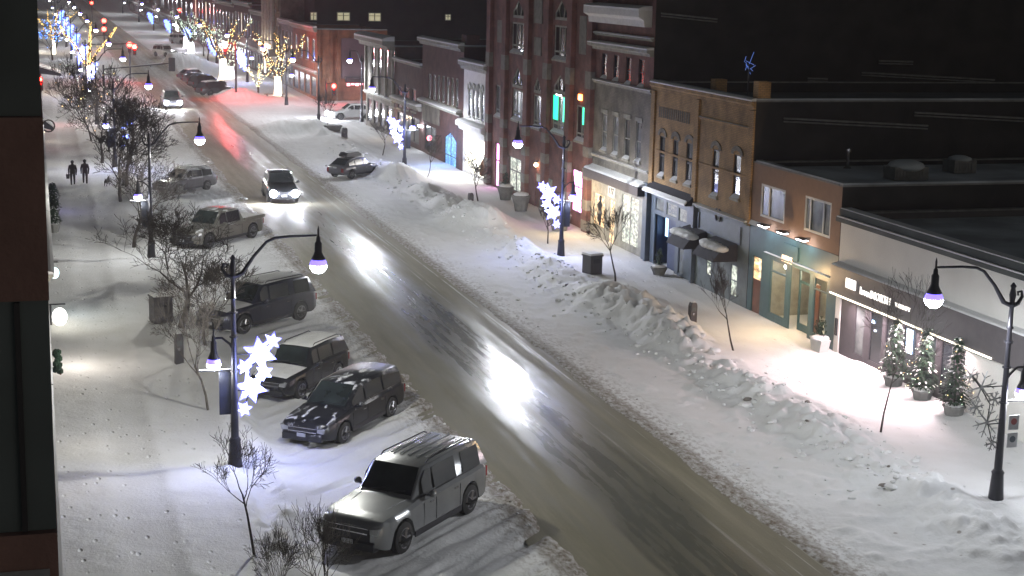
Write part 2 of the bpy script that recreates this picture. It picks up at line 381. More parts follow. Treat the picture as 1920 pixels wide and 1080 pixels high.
def light(kind, loc, power, color=(1, 1, 1), radius=.1, name='lamp_light', target=None, spot=None, size=None, parent=None):
    d = bpy.data.lights.new(name, kind); d.energy = power; d.color = color
    if kind in ('POINT', 'SPOT'): d.shadow_soft_size = radius
    if kind == 'SPOT': d.spot_size = spot; d.spot_blend = .6
    if kind == 'AREA': d.shape = 'RECTANGLE'; d.size, d.size_y = size
    o = bpy.data.objects.new(name, d); COL.objects.link(o); o.location = loc
    if target is not None: o.rotation_euler = (Vector(target)-Vector(loc)).to_track_quat('-Z', 'Y').to_euler()
    if parent: o.parent = parent
    return o

def dusted(name, col, cover, metal=.3, rough=.3, scale=1.6):
    """car paint with wind-blown snow lying on the upward faces in soft-edged streaks"""
    m = mat(name, col, rough, metal, var=.08, scale=2, spec=.6); nt = m.node_tree; L = nt.links; p = nt.nodes['Principled BSDF']; N = nt.nodes.new
    g = N('ShaderNodeNewGeometry'); s = N('ShaderNodeSeparateXYZ'); L.new(g.outputs['Normal'], s.inputs[0])
    up = N('ShaderNodeMapRange'); up.inputs[1].default_value = .45; up.inputs[2].default_value = .85; L.new(s.outputs[2], up.inputs[0])
    tc = N('ShaderNodeTexCoord'); mp = N('ShaderNodeMapping'); mp.inputs['Scale'].default_value = (1, 1.5, 1); mp.inputs['Rotation'].default_value = (0, 0, .5); L.new(tc.outputs['Object'], mp.inputs[0])
    n = N('ShaderNodeTexNoise'); n.inputs['Scale'].default_value = scale; n.inputs['Detail'].default_value = 7; n.inputs['Roughness'].default_value = .62; n.inputs['Distortion'].default_value = .8; L.new(mp.outputs[0], n.inputs['Vector'])
    r = N('ShaderNodeMapRange'); r.inputs[1].default_value = .72-cover*.5; r.inputs[2].default_value = .80-cover*.5; L.new(n.outputs['Fac'], r.inputs[0])
    f = N('ShaderNodeMath'); f.operation = 'MULTIPLY'; L.new(up.outputs[0], f.inputs[0]); L.new(r.outputs[0], f.inputs[1])
    old = p.inputs['Base Color'].links[0].from_socket; mx = N('ShaderNodeMix'); mx.data_type = 'RGBA'; L.new(f.outputs[0], mx.inputs['Factor']); L.new(old, mx.inputs['A']); mx.inputs['B'].default_value = (.62, .63, .64, 1); L.new(mx.outputs['Result'], p.inputs['Base Color'])
    for nm, a, b in (('Roughness', rough, .8), ('Metallic', metal, 0.)):
        q = N('ShaderNodeMapRange'); q.inputs[3].default_value = a; q.inputs[4].default_value = b; L.new(f.outputs[0], q.inputs[0]); L.new(q.outputs[0], p.inputs[nm])
    return m
_SL = {}
def street_light(loc, power, parent, kind='road', r=.12, col=(1.0, .985, .885)):
    """lamp with the wide downward throw of a street luminaire: stronger towards low angles, weak upwards"""
    key = (kind, power, r, col)
    if key not in _SL:
        d = bpy.data.lights.new(kind+'_light', 'POINT'); d.energy = power; d.shadow_soft_size = r; d.color = col; d.use_nodes = True
        nt = d.node_tree; L = nt.links; e = nt.nodes['Emission']; tc = nt.nodes.new('ShaderNodeTexCoord'); sp = nt.nodes.new('ShaderNodeSeparateXYZ')
        L.new(tc.outputs['Normal'], sp.inputs[0])
        cr = nt.nodes.new('ShaderNodeFloatCurve'); c = cr.mapping.curves[0]
        L.new(sp.outputs[2], cr.inputs['Value'])
        mr = nt.nodes.new('ShaderNodeMapRange'); mr.inputs[1].default_value = -1; mr.inputs[2].default_value = 1; L.new(sp.outputs[2], mr.inputs[0]); L.new(mr.outputs[0], cr.inputs['Value'])
        prof = PROF[kind]
        c.points[0].location = prof[0]; c.points[1].location = prof[-1]
        for q in prof[1:-1]: c.points.new(*q)
        cr.mapping.update()
        mt = nt.nodes.new('ShaderNodeMath'); mt.operation = 'MULTIPLY'; mt.inputs[1].default_value = 10.0; L.new(cr.outputs[0], mt.inputs[0]); L.new(mt.outputs[0], e.inputs['Strength'])
        _SL[key] = d
    o = bpy.data.objects.new('luminaire_light', _SL[key]); COL.objects.link(o); o.location = loc; o.parent = parent; return o
# input = (z+1)/2 of the direction (0 = straight down, .5 = level), output = strength / 10
PROF = {'road': [(0, .07), (.10, .13), (.20, .27), (.28, .50), (.34, .72), (.40, .62), (.47, .22), (.55, .08), (1, .03)],
        'walk': [(0, .10), (.15, .14), (.3, .24), (.4, .26), (.5, .14), (.6, .08), (1, .04)]}

def strip_light(loc, power, color, w, length, tilt, parent, name='strip_lamp'):
    """long area lamp parallel to the street, shining down and tilted towards -X"""
    d = bpy.data.lights.new(name, 'AREA'); d.energy = power; d.color = color; d.shape = 'RECTANGLE'; d.size, d.size_y = w, length
    o = bpy.data.objects.new(name, d); COL.objects.link(o); o.location = loc; o.rotation_euler = (0, tilt, 0); o.parent = parent; return o

# ---------------------------------------------------------------- ground, snow, road
rng = np.random.RandomState(5); _T = rng.rand(256, 256)
def vn(x, y):
    xi = np.floor(x).astype(int); yi = np.floor(y).astype(int); fx = x-xi; fy = y-yi
    fx = fx*fx*(3-2*fx); fy = fy*fy*(3-2*fy); a = _T[xi & 255, yi & 255]; b = _T[(xi+1) & 255, yi & 255]; c = _T[xi & 255, (yi+1) & 255]; d = _T[(xi+1) & 255, (yi+1) & 255]
    return (a*(1-fx)+b*fx)*(1-fy)+(c*(1-fx)+d*fx)*fy
def fbm(x, y, o=4):
    r = 0; a = .5
    for i in range(o): r = r + a*vn(x*2**i+i*17.3, y*2**i+i*9.1); a *= .5
    return r/(1-.5**o)
def ss(a, b, x): t = np.clip((x-a)/(b-a), 0, 1); return t*t*(3-2*t)
def height(x, y):
    x = np.asarray(x, float); y = np.asarray(y, float)
    n = fbm(x*.9, y*.9); nf = fbm(x*3.1+40, y*3.1, 3)
    h = .05 + .05*(n-.5) + .03*(nf-.5)
    inter = ss(152, 158, y)*(1-ss(180, 184, y))
    h = h + .10*ss(28.9, 30.6, x)*ss(45, 47.5, y)*(1-ss(54.5, 56, y))*(.75+.5*fbm(y*.6, y*0, 2))
    h = h + .10*(1-ss(5.0, 6.0, x))*(1-inter) + .14*ss(25.2, 26.4, x)*(1-inter)
    # ruts in the angled bays, left side
    u = (x*.72+y*.69); v = (x*.69-y*.72)
    bay = ss(6.5, 7.5, x)*(1-ss(12.6, 13.4, x))
    rut = fbm(v*2.6, u*.22+5, 3)
    h = h + bay*(.26*(rut-.5)+.06*(fbm(v*6.0, u*.35+9, 3)-.5))
    for pc, pw in ((2.4, .75), (28.5, .7)):   # trodden paths along the pavements
        cc = pc+.5*(fbm(y*.12+pc, y*0+1, 2)-.5); h = h - .055*np.exp(-((x-cc)/pw)**4)*(.6+.8*nf) + .03*np.exp(-((x-cc-pw*1.15)/.22)**2)*nf
    # low drift along the left kerb
    md = fbm(x*.5+9, y*.16+3, 3)
    h = h + (1-inter)*.42*np.exp(-((x-6.0-.5*(md-.5))/.75)**2)*ss(.42, .62, md+.12*nf)
    # right-hand bank thrown up by the plough
    c = 25.0+1.4*(fbm(y*.11+70, y*0+2, 2)-.5); w = .85+.5*fbm(y*.3, y*0+8, 2)
    hb = .36+.62*ss(.3, .75, fbm(y*.21+11, y*0+4, 3))
    lump = np.abs(fbm(x*1.7, y*1.1, 4)-.5)*1.5; chunk = fbm(x*3.6, y*2.9+30, 3)
    bank = hb*np.exp(-(np.abs(x-c)/w)**2.4)*(.80+.75*(chunk-.42)+.5*(fbm(x*1.3+3, y*1.0+60, 3)-.45)) + .26*lump*np.exp(-((x-c+.8)/1.5)**2)
    h = h + np.clip(bank, 0, 2)*(1-ss(148, 153, y))*ss(36, 40, y+4)
    h = h + .07*np.clip(fbm(x*2.3, y*1.9+50, 4)-.52, 0, 1)*4*ss(19.5, 21, x)*(1-ss(25.5, 26, x))
    for (mx, my, r, a) in ((23.6, 151.5, 3.2, .8), (22.6, 189, 2.6, 1.1), (25.0, 113, 2.0, .35), (20.5, 250, 5, 2.0), (25.3, 92.5, 2.0, .9)):
        h = h + a*np.exp(-(((x-mx)/r)**2+((y-my)/(r*1.3))**2)**1.5)*(.85+.3*nf)
    # carriageway cut, edges wandering
    el = 12.85+.5*(fbm(x*0+1, y*.35, 4)-.5)+.25*(nf-.5); er = 19.35+.5*(fbm(x*0+7, y*.3, 4)-.5)+.22*(nf-.5)
    inside = ss(el-.1, el+.35, x)*(1-ss(er-.35, er+.1, x))
    h = h*(1-inside) - .06*inside
    return h
def HZ(x, y): return float(height(np.array([x]), np.array([y]))[0])
xs = np.concatenate([np.arange(-14, 0, 1.0), np.arange(0, 31.2, .11), np.arange(31.6, 62, 1.5)])
ys = [30.0]
while ys[-1] < 340: ys.append(ys[-1]+max(.10, ys[-1]**2/24000*1.15))
ys = np.array(ys); XX, YY = np.meshgrid(xs, ys); HH = height(XX, YY)
nx, ny = len(xs), len(ys)
me = bpy.data.meshes.new('snow_ground')
idx = np.arange(nx*ny).reshape(ny, nx)
quads = np.stack([idx[:-1, :-1], idx[:-1, 1:], idx[1:, 1:], idx[1:, :-1]], -1).reshape(-1, 4)
me.vertices.add(nx*ny); me.vertices.foreach_set('co', np.stack([XX, YY, HH], -1).reshape(-1).astype(np.float32))
me.loops.add(quads.size); me.loops.foreach_set('vertex_index', quads.reshape(-1).astype(np.int32))
me.polygons.add(len(quads)); me.polygons.foreach_set('loop_start', np.arange(0, quads.size, 4, dtype=np.int32)); me.polygons.foreach_set('loop_total', np.full(len(quads), 4, dtype=np.int32))
me.update(); me.validate(); me.polygons.foreach_set('use_smooth', [True]*len(me.polygons)); me.materials.append(M['gsnow'])
sg = bpy.data.objects.new('snow_ground', me); COL.objects.link(sg); tag(sg, kind='structure')
b = MB(); b.face([(-600, -60, -.15), (900, -60, -.15), (900, 1500, -.15), (-600, 1500, -.15)]); tag(b.build('ground', 'snow'), kind='structure')
b = MB()
for i in range(0, 140): b.face([(12.2, 10+i*5, 0), (19.95, 10+i*5, 0), (19.95, 15+i*5, 0), (12.2, 15+i*5, 0)])
tag(b.build('road', 'road'), kind='structure')

# ---------------------------------------------------------------- buildings
def facade(b, Y0, Y1, Z0, Z1, ops, X=FX, d=.18, s=-1, m=None):
    """front skin at plane X facing s, with openings (y0,y1,z0,z1) and their reveals of depth d"""
    ysx = sorted({Y0, Y1, *[v for o in ops for v in o[:2]]}); d *= .42; zs = sorted({Z0, Z1, *[v for o in ops for v in o[2:4]]})
    ysx = [v for v in ysx if Y0-1e-6 <= v <= Y1+1e-6]; zs = [v for v in zs if Z0-1e-6 <= v <= Z1+1e-6]
    for i in range(len(ysx)-1):
        for j in range(len(zs)-1):
            yc, zc = (ysx[i]+ysx[i+1])/2, (zs[j]+zs[j+1])/2
            if any(o[0] < yc < o[1] and o[2] < zc < o[3] for o in ops): continue
            b.face([(X, ysx[i], zs[j]), (X, ysx[i], zs[j+1]), (X, ysx[i+1], zs[j+1]), (X, ysx[i+1], zs[j])], m)
    for y0, y1, z0, z1 in [o[:4] for o in ops]:
        e = X - s*d
        for q in ([(X, y0, z0), (e, y0, z0), (e, y1, z0), (X, y1, z0)], [(X, y0, z1), (e, y0, z1), (e, y1, z1), (X, y1, z1)],
                  [(X, y0, z0), (e, y0, z0), (e, y0, z1), (X, y0, z1)], [(X, y1, z0), (e, y1, z0), (e, y1, z1), (X, y1, z1)]): b.face(q, m)
def window(parent, o, X=FX, d=.16, s=-1, frame='white', pane='glass', cols=2, rows=1, t=.06, sill=True, lintel=None, sillm='stone', snow=True, sash=None, name='window'):
    d *= .42; y0, y1, z0, z1 = o[:4]; e = X - s*d; b = MB()
    b.box(e-.03, e+.03, y0, y0+t, z0, z1); b.box(e-.03, e+.03, y1-t, y1, z0, z1); b.box(e-.028, e+.028, y0+t, y1-t, z0, z0+t); b.box(e-.028, e+.028, y0+t, y1-t, z1-t, z1)
    for i in range(1, cols): y = y0+(y1-y0)*i/cols; b.box(e-.026, e+.026, y-t/2, y+t/2, z0+t, z1-t)
    for j in (range(1, rows) if sash is None else []): z = z0+(z1-z0)*j/rows; b.box(e-.024, e+.024, y0+t, y1-t, z-t/2, z+t/2)
    if sash is not None: z = z0+(z1-z0)*sash; b.box(e-.024, e+.024, y0+t, y1-t, z-t/2, z+t/2)
    w = b.build(name, frame, parent)
    part('pane', pane, w, lambda q: q.face([(e-s*.01, y0+t*.5, z0+t*.5), (e-s*.01, y0+t*.5, z1-t*.5), (e-s*.01, y1-t*.5, z1-t*.5), (e-s*.01, y1-t*.5, z0+t*.5)]))
    if sill: part('sill', sillm, w, lambda q: q.box(X+s*.10, X-s*.02, y0-.08, y1+.08, z0-.13, z0-.003))
    if snow: part('snow_on_sill', 'snow', w, lambda q: q.prism([(X+s*.1, z0+.002), (X-s*.12, z0+.002), (X-s*.12, z0+.22), (X+s*.02, z0+.09)], 'y', y0+.02, y1-.02))
    if lintel: part('lintel', lintel, w, lambda q: q.box(X+s*.05, X-s*.02, y0-.1, y1+.1, z1+.003, z1+.22))
    return w
def bar(parent, name, m, z0, z1, Y0, Y1, out=.25, X=FX, s=-1, snow=.1, prof=None):
    """cornice or string course with a strip of snow on top"""
    pr = prof or [(X-s*.01, z0), (X+s*out*.55, z0), (X+s*out*.6, z0+(z1-z0)*.4), (X+s*out, z0+(z1-z0)*.6), (X+s*out, z1), (X-s*.01, z1)]
    c = part(name, m, parent, lambda q: q.prism(pr, 'y', Y0, Y1))
    if snow: part('snow_on_'+name, 'snow', c, lambda q: q.prism([(X+s*out, z1+.003), (X-s*.01, z1+.003), (X-s*.01, z1+snow*1.2), (X+s*out*.7, z1+snow), (X+s*(out+.02), z1+snow*.5)], 'y', Y0+.02, Y1-.02))
    return c
def shell(parent, Y0, Y1, Z, X0=FX, X1=None, wallm='brickdark', roofm='roofsnow', parap=.5, s=-1):
    """side walls, back wall, roof and parapet behind a facade"""
    X1 = X1 if X1 is not None else X0+26; xa, xb = (X0+.002, X1) if s < 0 else (X1, X0-.002)
    def w(q):
        q.face([(xa, Y0, -.15), (xb, Y0, -.15), (xb, Y0, Z), (xa, Y0, Z)]); q.face([(xa, Y1, -.15), (xb, Y1, -.15), (xb, Y1, Z), (xa, Y1, Z)])
        far = xb if s < 0 else xa; q.face([(far, Y0, -.15), (far, Y1, -.15), (far, Y1, Z), (far, Y0, Z)])
        for y in (Y0+.25, Y1-.25): q.face([(xa, y, Z-parap), (xb, y, Z-parap), (xb, y, Z), (xa, y, Z)])
        near = xa if s < 0 else xb; q.face([(near-s*.3, Y0, Z-parap), (near-s*.3, Y1, Z-parap), (near-s*.3, Y1, Z), (near-s*.3, Y0, Z)])
    part('side_wall', wallm, parent, w)
    rf = part('roof', roofm, parent, lambda q: q.face([(xa, Y0, Z-parap), (xb, Y0, Z-parap), (xb, Y1, Z-parap), (xa, Y1, Z-parap)]))
    def cop(q):
        q.box(xa, xb, Y0-.02, Y0+.27, Z+.002, Z+.07); q.box(xa, xb, Y1-.27, Y1+.02, Z+.002, Z+.07)
        nr = xa if s < 0 else xb
        q.box(nr+s*.03, nr-s*.32, Y0+.27, Y1-.27, Z+.002, Z+.07)
    c = part('coping', 'concrete', parent, cop)
    part('snow_on_coping', 'roofsnow', c, lambda q: (q.box(xa, xb, Y0, Y0+.25, Z+.073, Z+.15), q.box((xa if s < 0 else xb)+s*.01, (xa if s < 0 else xb)-s*.3, Y0+.26, Y1-.26, Z+.073, Z+.15)))
    return rf
def text(parent, s, Y, Z, h, m, X=FX, sgn=-1, name='lettering', depth=.02, align='CENTER', w=None):
    cu = bpy.data.curves.new(name, 'FONT'); cu.body = s; cu.size = h; cu.extrude = depth; cu.align_x = align; cu.align_y = 'CENTER'; cu.resolution_u = 2
    t = bpy.data.objects.new('tmp', cu); COL.objects.link(t)
    me = bpy.data.meshes.new_from_object(t.evaluated_get(bpy.context.evaluated_depsgraph_get())); bpy.data.objects.remove(t)
    me.materials.clear(); me.materials.append(M[m])
    o = bpy.data.objects.new(name, me); COL.objects.link(o); o.parent = parent
    # facing -X: text right = -Y... seen from the street (X smaller) right-hand is -Y
    R = Matrix(((0, 0, -1), (-1, 0, 0), (0, 1, 0))).to_4x4() if sgn < 0 else Matrix(((0, 0, 1), (1, 0, 0), (0, 1, 0))).to_4x4()
    wd = max(v.co.x for v in me.vertices)-min(v.co.x for v in me.vertices)
    S = Matrix.Diagonal(((w/wd if w else 1), 1, 1, 1))
    me.transform(Matrix.Translation((X, Y, Z)) @ R @ S); return o
def textY(parent, s, X, Y, Z, h, m, name='lettering'):
    o = text(parent, s, 0, 0, h, m, X=0, name=name, depth=.01); R = Matrix.Rotation(math.radians(90), 4, 'Z')
    o.data.transform(Matrix.Translation((X, Y, Z)) @ R); return o
def room(parent, y0, y1, z0, z1, X=FX, deep=1.6, wall='stone', glow='strip', glows=True):
    """a lit display space behind shop glass: back, side walls, floor, ceiling with a light strip"""
    r = part('display_room', wall, parent, lambda q: (q.face([(X+deep, y0, z0), (X+deep, y1, z0), (X+deep, y1, z1), (X+deep, y0, z1)]), q.face([(X+.2, y0, z0), (X+deep, y0, z0), (X+deep, y0, z1), (X+.2, y0, z1)]),
        q.face([(X+.2, y1, z0), (X+deep, y1, z0), (X+deep, y1, z1), (X+.2, y1, z1)]), q.face([(X+.2, y0, z0), (X+deep, y0, z0), (X+deep, y1, z0), (X+.2, y1, z0)]), q.face([(X+.2, y0, z1), (X+deep, y0, z1), (X+deep, y1, z1), (X+.2, y1, z1)])))
    if glows: part('ceiling_light', glow, r, lambda q: q.box(X+.4, X+.55, y0+.3, y1-.3, z1-.06, z1-.02))
    return r

# ---- B1: low pale-clad building with dark shopfront, nearest on the right
Y1_, Y0_ = 57.15, 34.0
B = thing('shop_building', 'low pale grey clad building with dark shopfront and lit strip, nearest on the right', 'building', (0, 0, 0))
def wz(z): return z
zf0, zf1, zt = 2.62, 3.80, 5.55
wins = [(54.75, 55.55), (53.35, 54.35), (52.1, 53.15), (50.85, 51.85), (49.5, 50.6), (48.2, 49.2)]
part('wall', 'greywall', B, lambda q: (facade(q, Y0_, Y1_, zf1, zt, []), facade(q, Y0_, 47.6, -.1, zf0, [])))
sf = part('shopfront', 'charcoal', B, lambda q: facade(q, 47.6, Y1_-.45, -.1, zf0, [(a, c, .45, 2.45) for a, c in wins], d=.1))
part('fascia', 'fascia', B, lambda q: q.box(FX-.35, FX-.003, Y0_, Y1_-.02, zf0+.01, zf1))
part('snow_on_fascia', 'snow', B, lambda q: q.prism([(FX-.35, zf1+.003), (FX-.004, zf1+.003), (FX-.004, zf1+.12), (FX-.3, zf1+.06)], 'y', Y0_, Y1_-.05))
part('light_strip', 'strip', B, lambda q: q.box(FX-.40, FX-.353, 45.5, Y1_-.1, zf0+.02, zf0+.075))
part('roof_edge', 'tar', B, lambda q: (q.box(FX-.25, FX-.004, Y0_, Y1_, zt+.005, zt+.18), q.box(FX-.1, FX+.4, Y0_, Y1_, zt+.25, zt+.5)))
part('snow_on_roof_edge', 'snow', B, lambda q: (q.box(FX-.24, FX-.1, Y0_, Y1_-.05, zt+.183, zt+.235), q.box(FX-.08, FX+.38, Y0_, Y1_-.05, zt+.503, zt+.54)))
shell(B, Y0_, Y1_, zt+.3, FX+.4, 62, 'charcoal', 'roofsnow', .25)
for i, (a, c) in enumerate(wins):
    window(B, (a, c, .45, 2.45), FX, .08, -1, 'charcoal', 'glassp' if i == 0 else 'glass', 1, 1, .05, False, snow=False, name='shop_window')
dr = part('door', 'greywall', B, lambda q: q.box(FX-.04, FX+.02, Y1_-.42, Y1_-.03, 0, 2.5))
part('handle', 'black', dr, lambda q: (q.box(FX-.09, FX-.05, 56.83, 56.87, .9, 1.6), q.box(FX-.09, FX-.05, 56.97, 57.01, .9, 1.6), q.box(FX-.09, FX-.05, 56.87, 56.97, 1.56, 1.6), q.box(FX-.09, FX-.05, 56.87, 56.97, .9, .94)))
sg_ = part('sign', 'letter', B, lambda q: q.box(FX-.40, FX-.353, 55.0, 55.75, 3.12, 3.5))
part('sign_mark', 'lettero', sg_, lambda q: q.box(FX-.404, FX-.4005, 55.05, 55.7, 3.14, 3.2))
yl, zl = F(1660, 562, FX-.36); text(sg_, 'lovedNORTH', 53.45, 3.2, .42, 'letter', FX-.37, w=2.3)
text(sg_, 'THERAPY', 51.4, 3.2, .22, 'letter', FX-.37, w=1.1)
part('screen', 'signb', B, lambda q: q.box(FX+.0, FX+.02, 51.15, 51.6, 1.45, 2.35))
part('small_blue_light', 'signb', B, lambda q: (q.box(FX+.0, FX+.02, 54.0, 54.2, 2.0, 2.12), q.box(FX+.0, FX+.02, 53.85, 54.0, 1.7, 1.78)))
part('skylight', 'concrete', B, lambda q: q.box(38, 41, 44, 47, zt+.05, zt+.6))
strip_light((FX-.5, 51.6, zf0-.02), 800, (1, .78, .82), .12, 8.5, math.radians(18), B)
# ---- B2: brown stucco upper floor over teal shopfront
B = thing('stucco_building', 'brown stucco building with two white windows over teal shopfront', 'building')
Ya, Yb = 57.2, 65.6; w1 = rect(1426, 350, 1472, 413); w2 = rect(1508, 373, 1558, 440)
zf = 4.42
part('wall', 'stucco', B, lambda q: facade(q, Ya, Yb, zf-.3, 6.9, [w1, w2]))
for w in (w1, w2):
    window(B, w, FX, .1, -1, 'white', 'glassp', 1, 1, .1, False, snow=False)
for w, fr in ((w1, (.35,)), (w2, (.22, .72))):
    for k in fr: y = w[0]+(w[1]-w[0])*(1-k); part('mullion', 'white', B, lambda q: q.box(FX+.005, FX+.035, y-.05, y+.05, w[2]+.1, w[3]-.1))
shell(B, Ya, Yb, 6.9, FX, 60, 'darkwall', 'roofsnow', .18)
ops = []
px = [(1406, 1429, 'wwarm'), (1436, 1462, 'wcool')]
def yat(u, v=560): return F(u, v, FX)[0]
dz0, dz1 = .0, 3.0
doorw = (yat(1410, 560), ) 
o_door = (64.25, 65.15, .02, 2.75); o_w1 = (61.75, 63.35, .45, 2.95); o_ent = (59.55, 61.35, .02, 2.95); o_w2 = (57.95, 59.2, .45, 2.95)
part('shopfront', 'teal', B, lambda q: facade(q, Ya, Yb, -.1, zf-.32, [o_door, o_w1, o_ent, o_w2], d=.15))
window(B, o_w1, FX, .1, -1, 'teal', 'clear', 1, 1, .08, False, snow=False, sash=.78, name='shop_window')
window(B, o_w2, FX, .1, -1, 'teal', 'clear', 1, 1, .08, False, snow=False, sash=.78, name='shop_window')
room(B, 57.7, 63.9, .1, 3.1, FX, 2.6, 'stone')
part('door', 'wood', B, lambda q: q.box(FX+.04, FX+.08, 64.3, 65.1, .05, 1.7))
part('transom_window', 'wwarm', B, lambda q: q.box(FX+.04, FX+.07, 64.3, 65.1, 1.72, 2.7))
def ent(q):   # angled glazed entrance set back from the street
    q.prism([(60.0, .05), (61.2, .05), (61.2, 2.9), (60.0, 2.9), (60.0, 2.8), (61.1, 2.8), (61.1, .5), (60.0, .5)], 'x', FX+.35, FX+.42)
    q.box(FX+.345, FX+.425, 60.0, 60.12, .05, 2.9); q.box(FX+.345, FX+.425, 60.12, 61.1, 2.25, 2.35)
part('entrance_frame', 'teal', B, ent)
part('door', 'wood', B, lambda q: q.box(FX+.5, FX+.56, 59.6, 59.95, .03, 2.4))
bar(B, 'ledge', 'teal', 3.02, 3.12, Ya+.1, 63.9, .1, snow=.03)
part('snow_on_wall_ledge', 'snow', B, lambda q: q.prism([(FX-.12, zf-.29), (FX-.003, zf-.29), (FX-.003, zf-.1)], 'y', 63.9, Yb))
sg_ = part('sign_board', 'teal', B, lambda q: q.box(FX-.05, FX-.003, 60.7, 62.1, 3.25, 3.85))
yy, zz = F(1478, 487, FX); text(sg_, 'PATRICE', yy, zz, .42, 'lettero', FX-.06, w=.95)
for i, (u, v) in enumerate(((1448, 449), (1484, 462), (1521, 474))):
    y, z = F(u, v, FX); z = zf-.28
    wl = part('wall_light', 'black', B, lambda q: (q.tube([(FX, y+.15, z+.28), (FX-.45, y+.15, z+.30)], .02, 5), q.box(FX-.62, FX-.3, y-.35, y+.35, z+.27, z+.31)))
    part('bulb', 'lampw', wl, lambda q: q.box(FX-.58, FX-.34, y-.3, y+.3, z+.22, z+.265))
# warm lamps inside entrance and porch
part('pendant_lamp', 'lampw', B, lambda q: q.ball((FX+.6, 63.0, 2.6), .10, 8, 6))
light('POINT', (FX+.8, 60.5, 2.5), 45, (1, .78, .5), .15, 'shop_light', parent=B)
light('POINT', (FX+.8, 62.7, 2.5), 30, (1, .82, .55), .15, 'shop_light', parent=B)
light('POINT', (FX+.8, 58.6, 2.5), 28, (1, .85, .6), .15, 'shop_light', parent=B)
light('POINT', (FX-1.3, 60.3, 2.7), 230, (1, .66, .32), .1, 'porch_light', parent=B)
light('POINT', (FX-.9, 63.4, 2.6), 25, (1, .6, .35), .1, 'porch_light', parent=B)
# ---- B3: yellow-brick building, two shopfronts
B = thing('yellow_brick_building', 'yellow brick building with narrow arched windows above two painted shopfronts', 'building')
Ya, Yb = 65.65, 78.2; zt = 9.6; zc = 4.6
nw = [(1236, 255, 1246, 330), (1261, 262, 1271, 338), (1286, 268, 1298, 346), (1335, 280, 1347, 368), (1374, 290, 1388, 372)]
wins = [rect(*r) for r in nw]
part('wall', 'brickyel', B, lambda q: facade(q, Ya, Yb, zc-.6, zt, wins, d=.22))
for w in wins:
    window(B, w, FX, .18, -1, 'charcoal', 'glass', 1, 1, .07, True, None, 'stone', True, sash=.5)
    yc = (w[0]+w[1])/2; hw = (w[1]-w[0])/2
    part('arch', 'bricktan', B, lambda q: q.prism([(yc+(hw+.25)*math.cos(t), w[3]+.0+(.42)*math.sin(t)) for t in [math.pi*k/8 for k in range(9)]]+[(yc-hw*math.cos(t)*1.0, w[3]+.005+.2*math.sin(t)) for t in [math.pi*k/8 for k in range(9)]], 'x', FX-.05, FX-.003))
bar(B, 'cornice', 'brickyel', zt-.35, zt+.02, Ya, Yb, .22, snow=.12)
bar(B, 'string_course', 'brickyel', zt-1.35, zt-1.2, Ya+.4, 72.0, .08, snow=.03)
bar(B, 'window_band', 'brickyel', 6.1, 6.2, Ya+.2, Yb-.2, .05, snow=0)
for y in (Ya, 71.9, Yb-.5): part('pilaster', 'brickyel', B, lambda q: q.box(FX-.1, FX-.002, y, y+.5, zc-.55, zt-.4))
part('brick_panel', 'bricktan', B, lambda q: [q.box(FX-.035, FX-.002, y, y+.12, 7.9, 8.45) for y in np.arange(73.2, 77.2, .28)])
part('chimney', 'brickyel', B, lambda q: q.box(FX+.6, FX+1.2, 71.6, 72.2, zt-.2, zt+.6)); part('chimney', 'brickyel', B, lambda q: q.box(FX+.1, FX+.7, Ya+.05, Ya+.6, zt-.2, zt+.9))
shell(B, Ya, Yb, zt, FX, 60, 'darkwall', 'tar', .5)
# blue-grey phone shop (left) and grey cafe front (right)
o_t = [rect(1227, 383, 1247, 400)]; 
sh1, sh2 = 72.0, Yb-.3
opn = [(76.1, 77.3, 3.05, 3.75), (74.35, 75.75, 3.0, 3.7), (73.0, 74.1, 2.95, 3.65), (73.2, 73.95, .3, 2.75), (74.4, 77.3, .0, 2.85)]
part('shopfront', 'slate', B, lambda q: facade(q, sh1, sh2, -.1, zc-.62, opn, d=.15))
for o in opn[:3]: window(B, o, FX, .1, -1, 'slate', 'wdim' if o is not opn[0] else 'glassp', 1, 1, .04, False, snow=False, name='transom_window')
text(B, 'Bell', 75.05, 3.35, .62, 'navy', FX+.07, w=1.0)
window(B, opn[3], FX, .1, -1, 'slate', 'glassp', 1, 1, .05, False, snow=False, name='shop_window')
part('recess_wall', 'navy', B, lambda q: (q.face([(FX+1.2, 74.4, 0), (FX+1.2, 77.3, 0), (FX+1.2, 77.3, 2.85), (FX+1.2, 74.4, 2.85)]), q.face([(FX+.15, 74.4, 0), (FX+1.2, 74.4, 0), (FX+1.2, 74.4, 2.85), (FX+.15, 74.4, 2.85)]), q.face([(FX+.15, 77.3, 0), (FX+1.2, 77.3, 0), (FX+1.2, 77.3, 2.85), (FX+.15, 77.3, 2.85)])))
part('display_screen', 'signb', B, lambda q: q.box(FX+.5, FX+.55, 76.2, 77.0, 1.7, 2.75))
part('door', 'navy', B, lambda q: (q.box(FX+.25, FX+.32, 74.5, 76.0, .15, 2.8), q.box(FX-.05, FX+.3, 74.5, 76.1, 0, .14)))
part('awning_roll', 'cloth', B, lambda q: q.prism([(FX-.5, zc-.62), (FX-.003, zc-.62), (FX-.003, zc-.1), (FX-.4, zc-.45)], 'y', sh1+.1, sh2))
part('snow_on_awning_roll', 'snow', B, lambda q: q.prism([(FX-.55, zc-.60), (FX-.42, zc-.46), (FX-.42, zc-.36), (FX-.56, zc-.50)], 'y', sh1+.1, sh2))
part('shop_pier', 'slate', B, lambda q: q.box(FX-.25, FX-.003, Yb-.28, Yb-.02, -.1, zc-.3)); part('shop_pier', 'slate', B, lambda q: q.box(FX-.2, FX-.003, sh1-.25, sh1-.02, -.1, zc-.4))
ops = [(69.75, 70.35, .9, 2.15), (66.75, 67.5, .45, 1.95)]
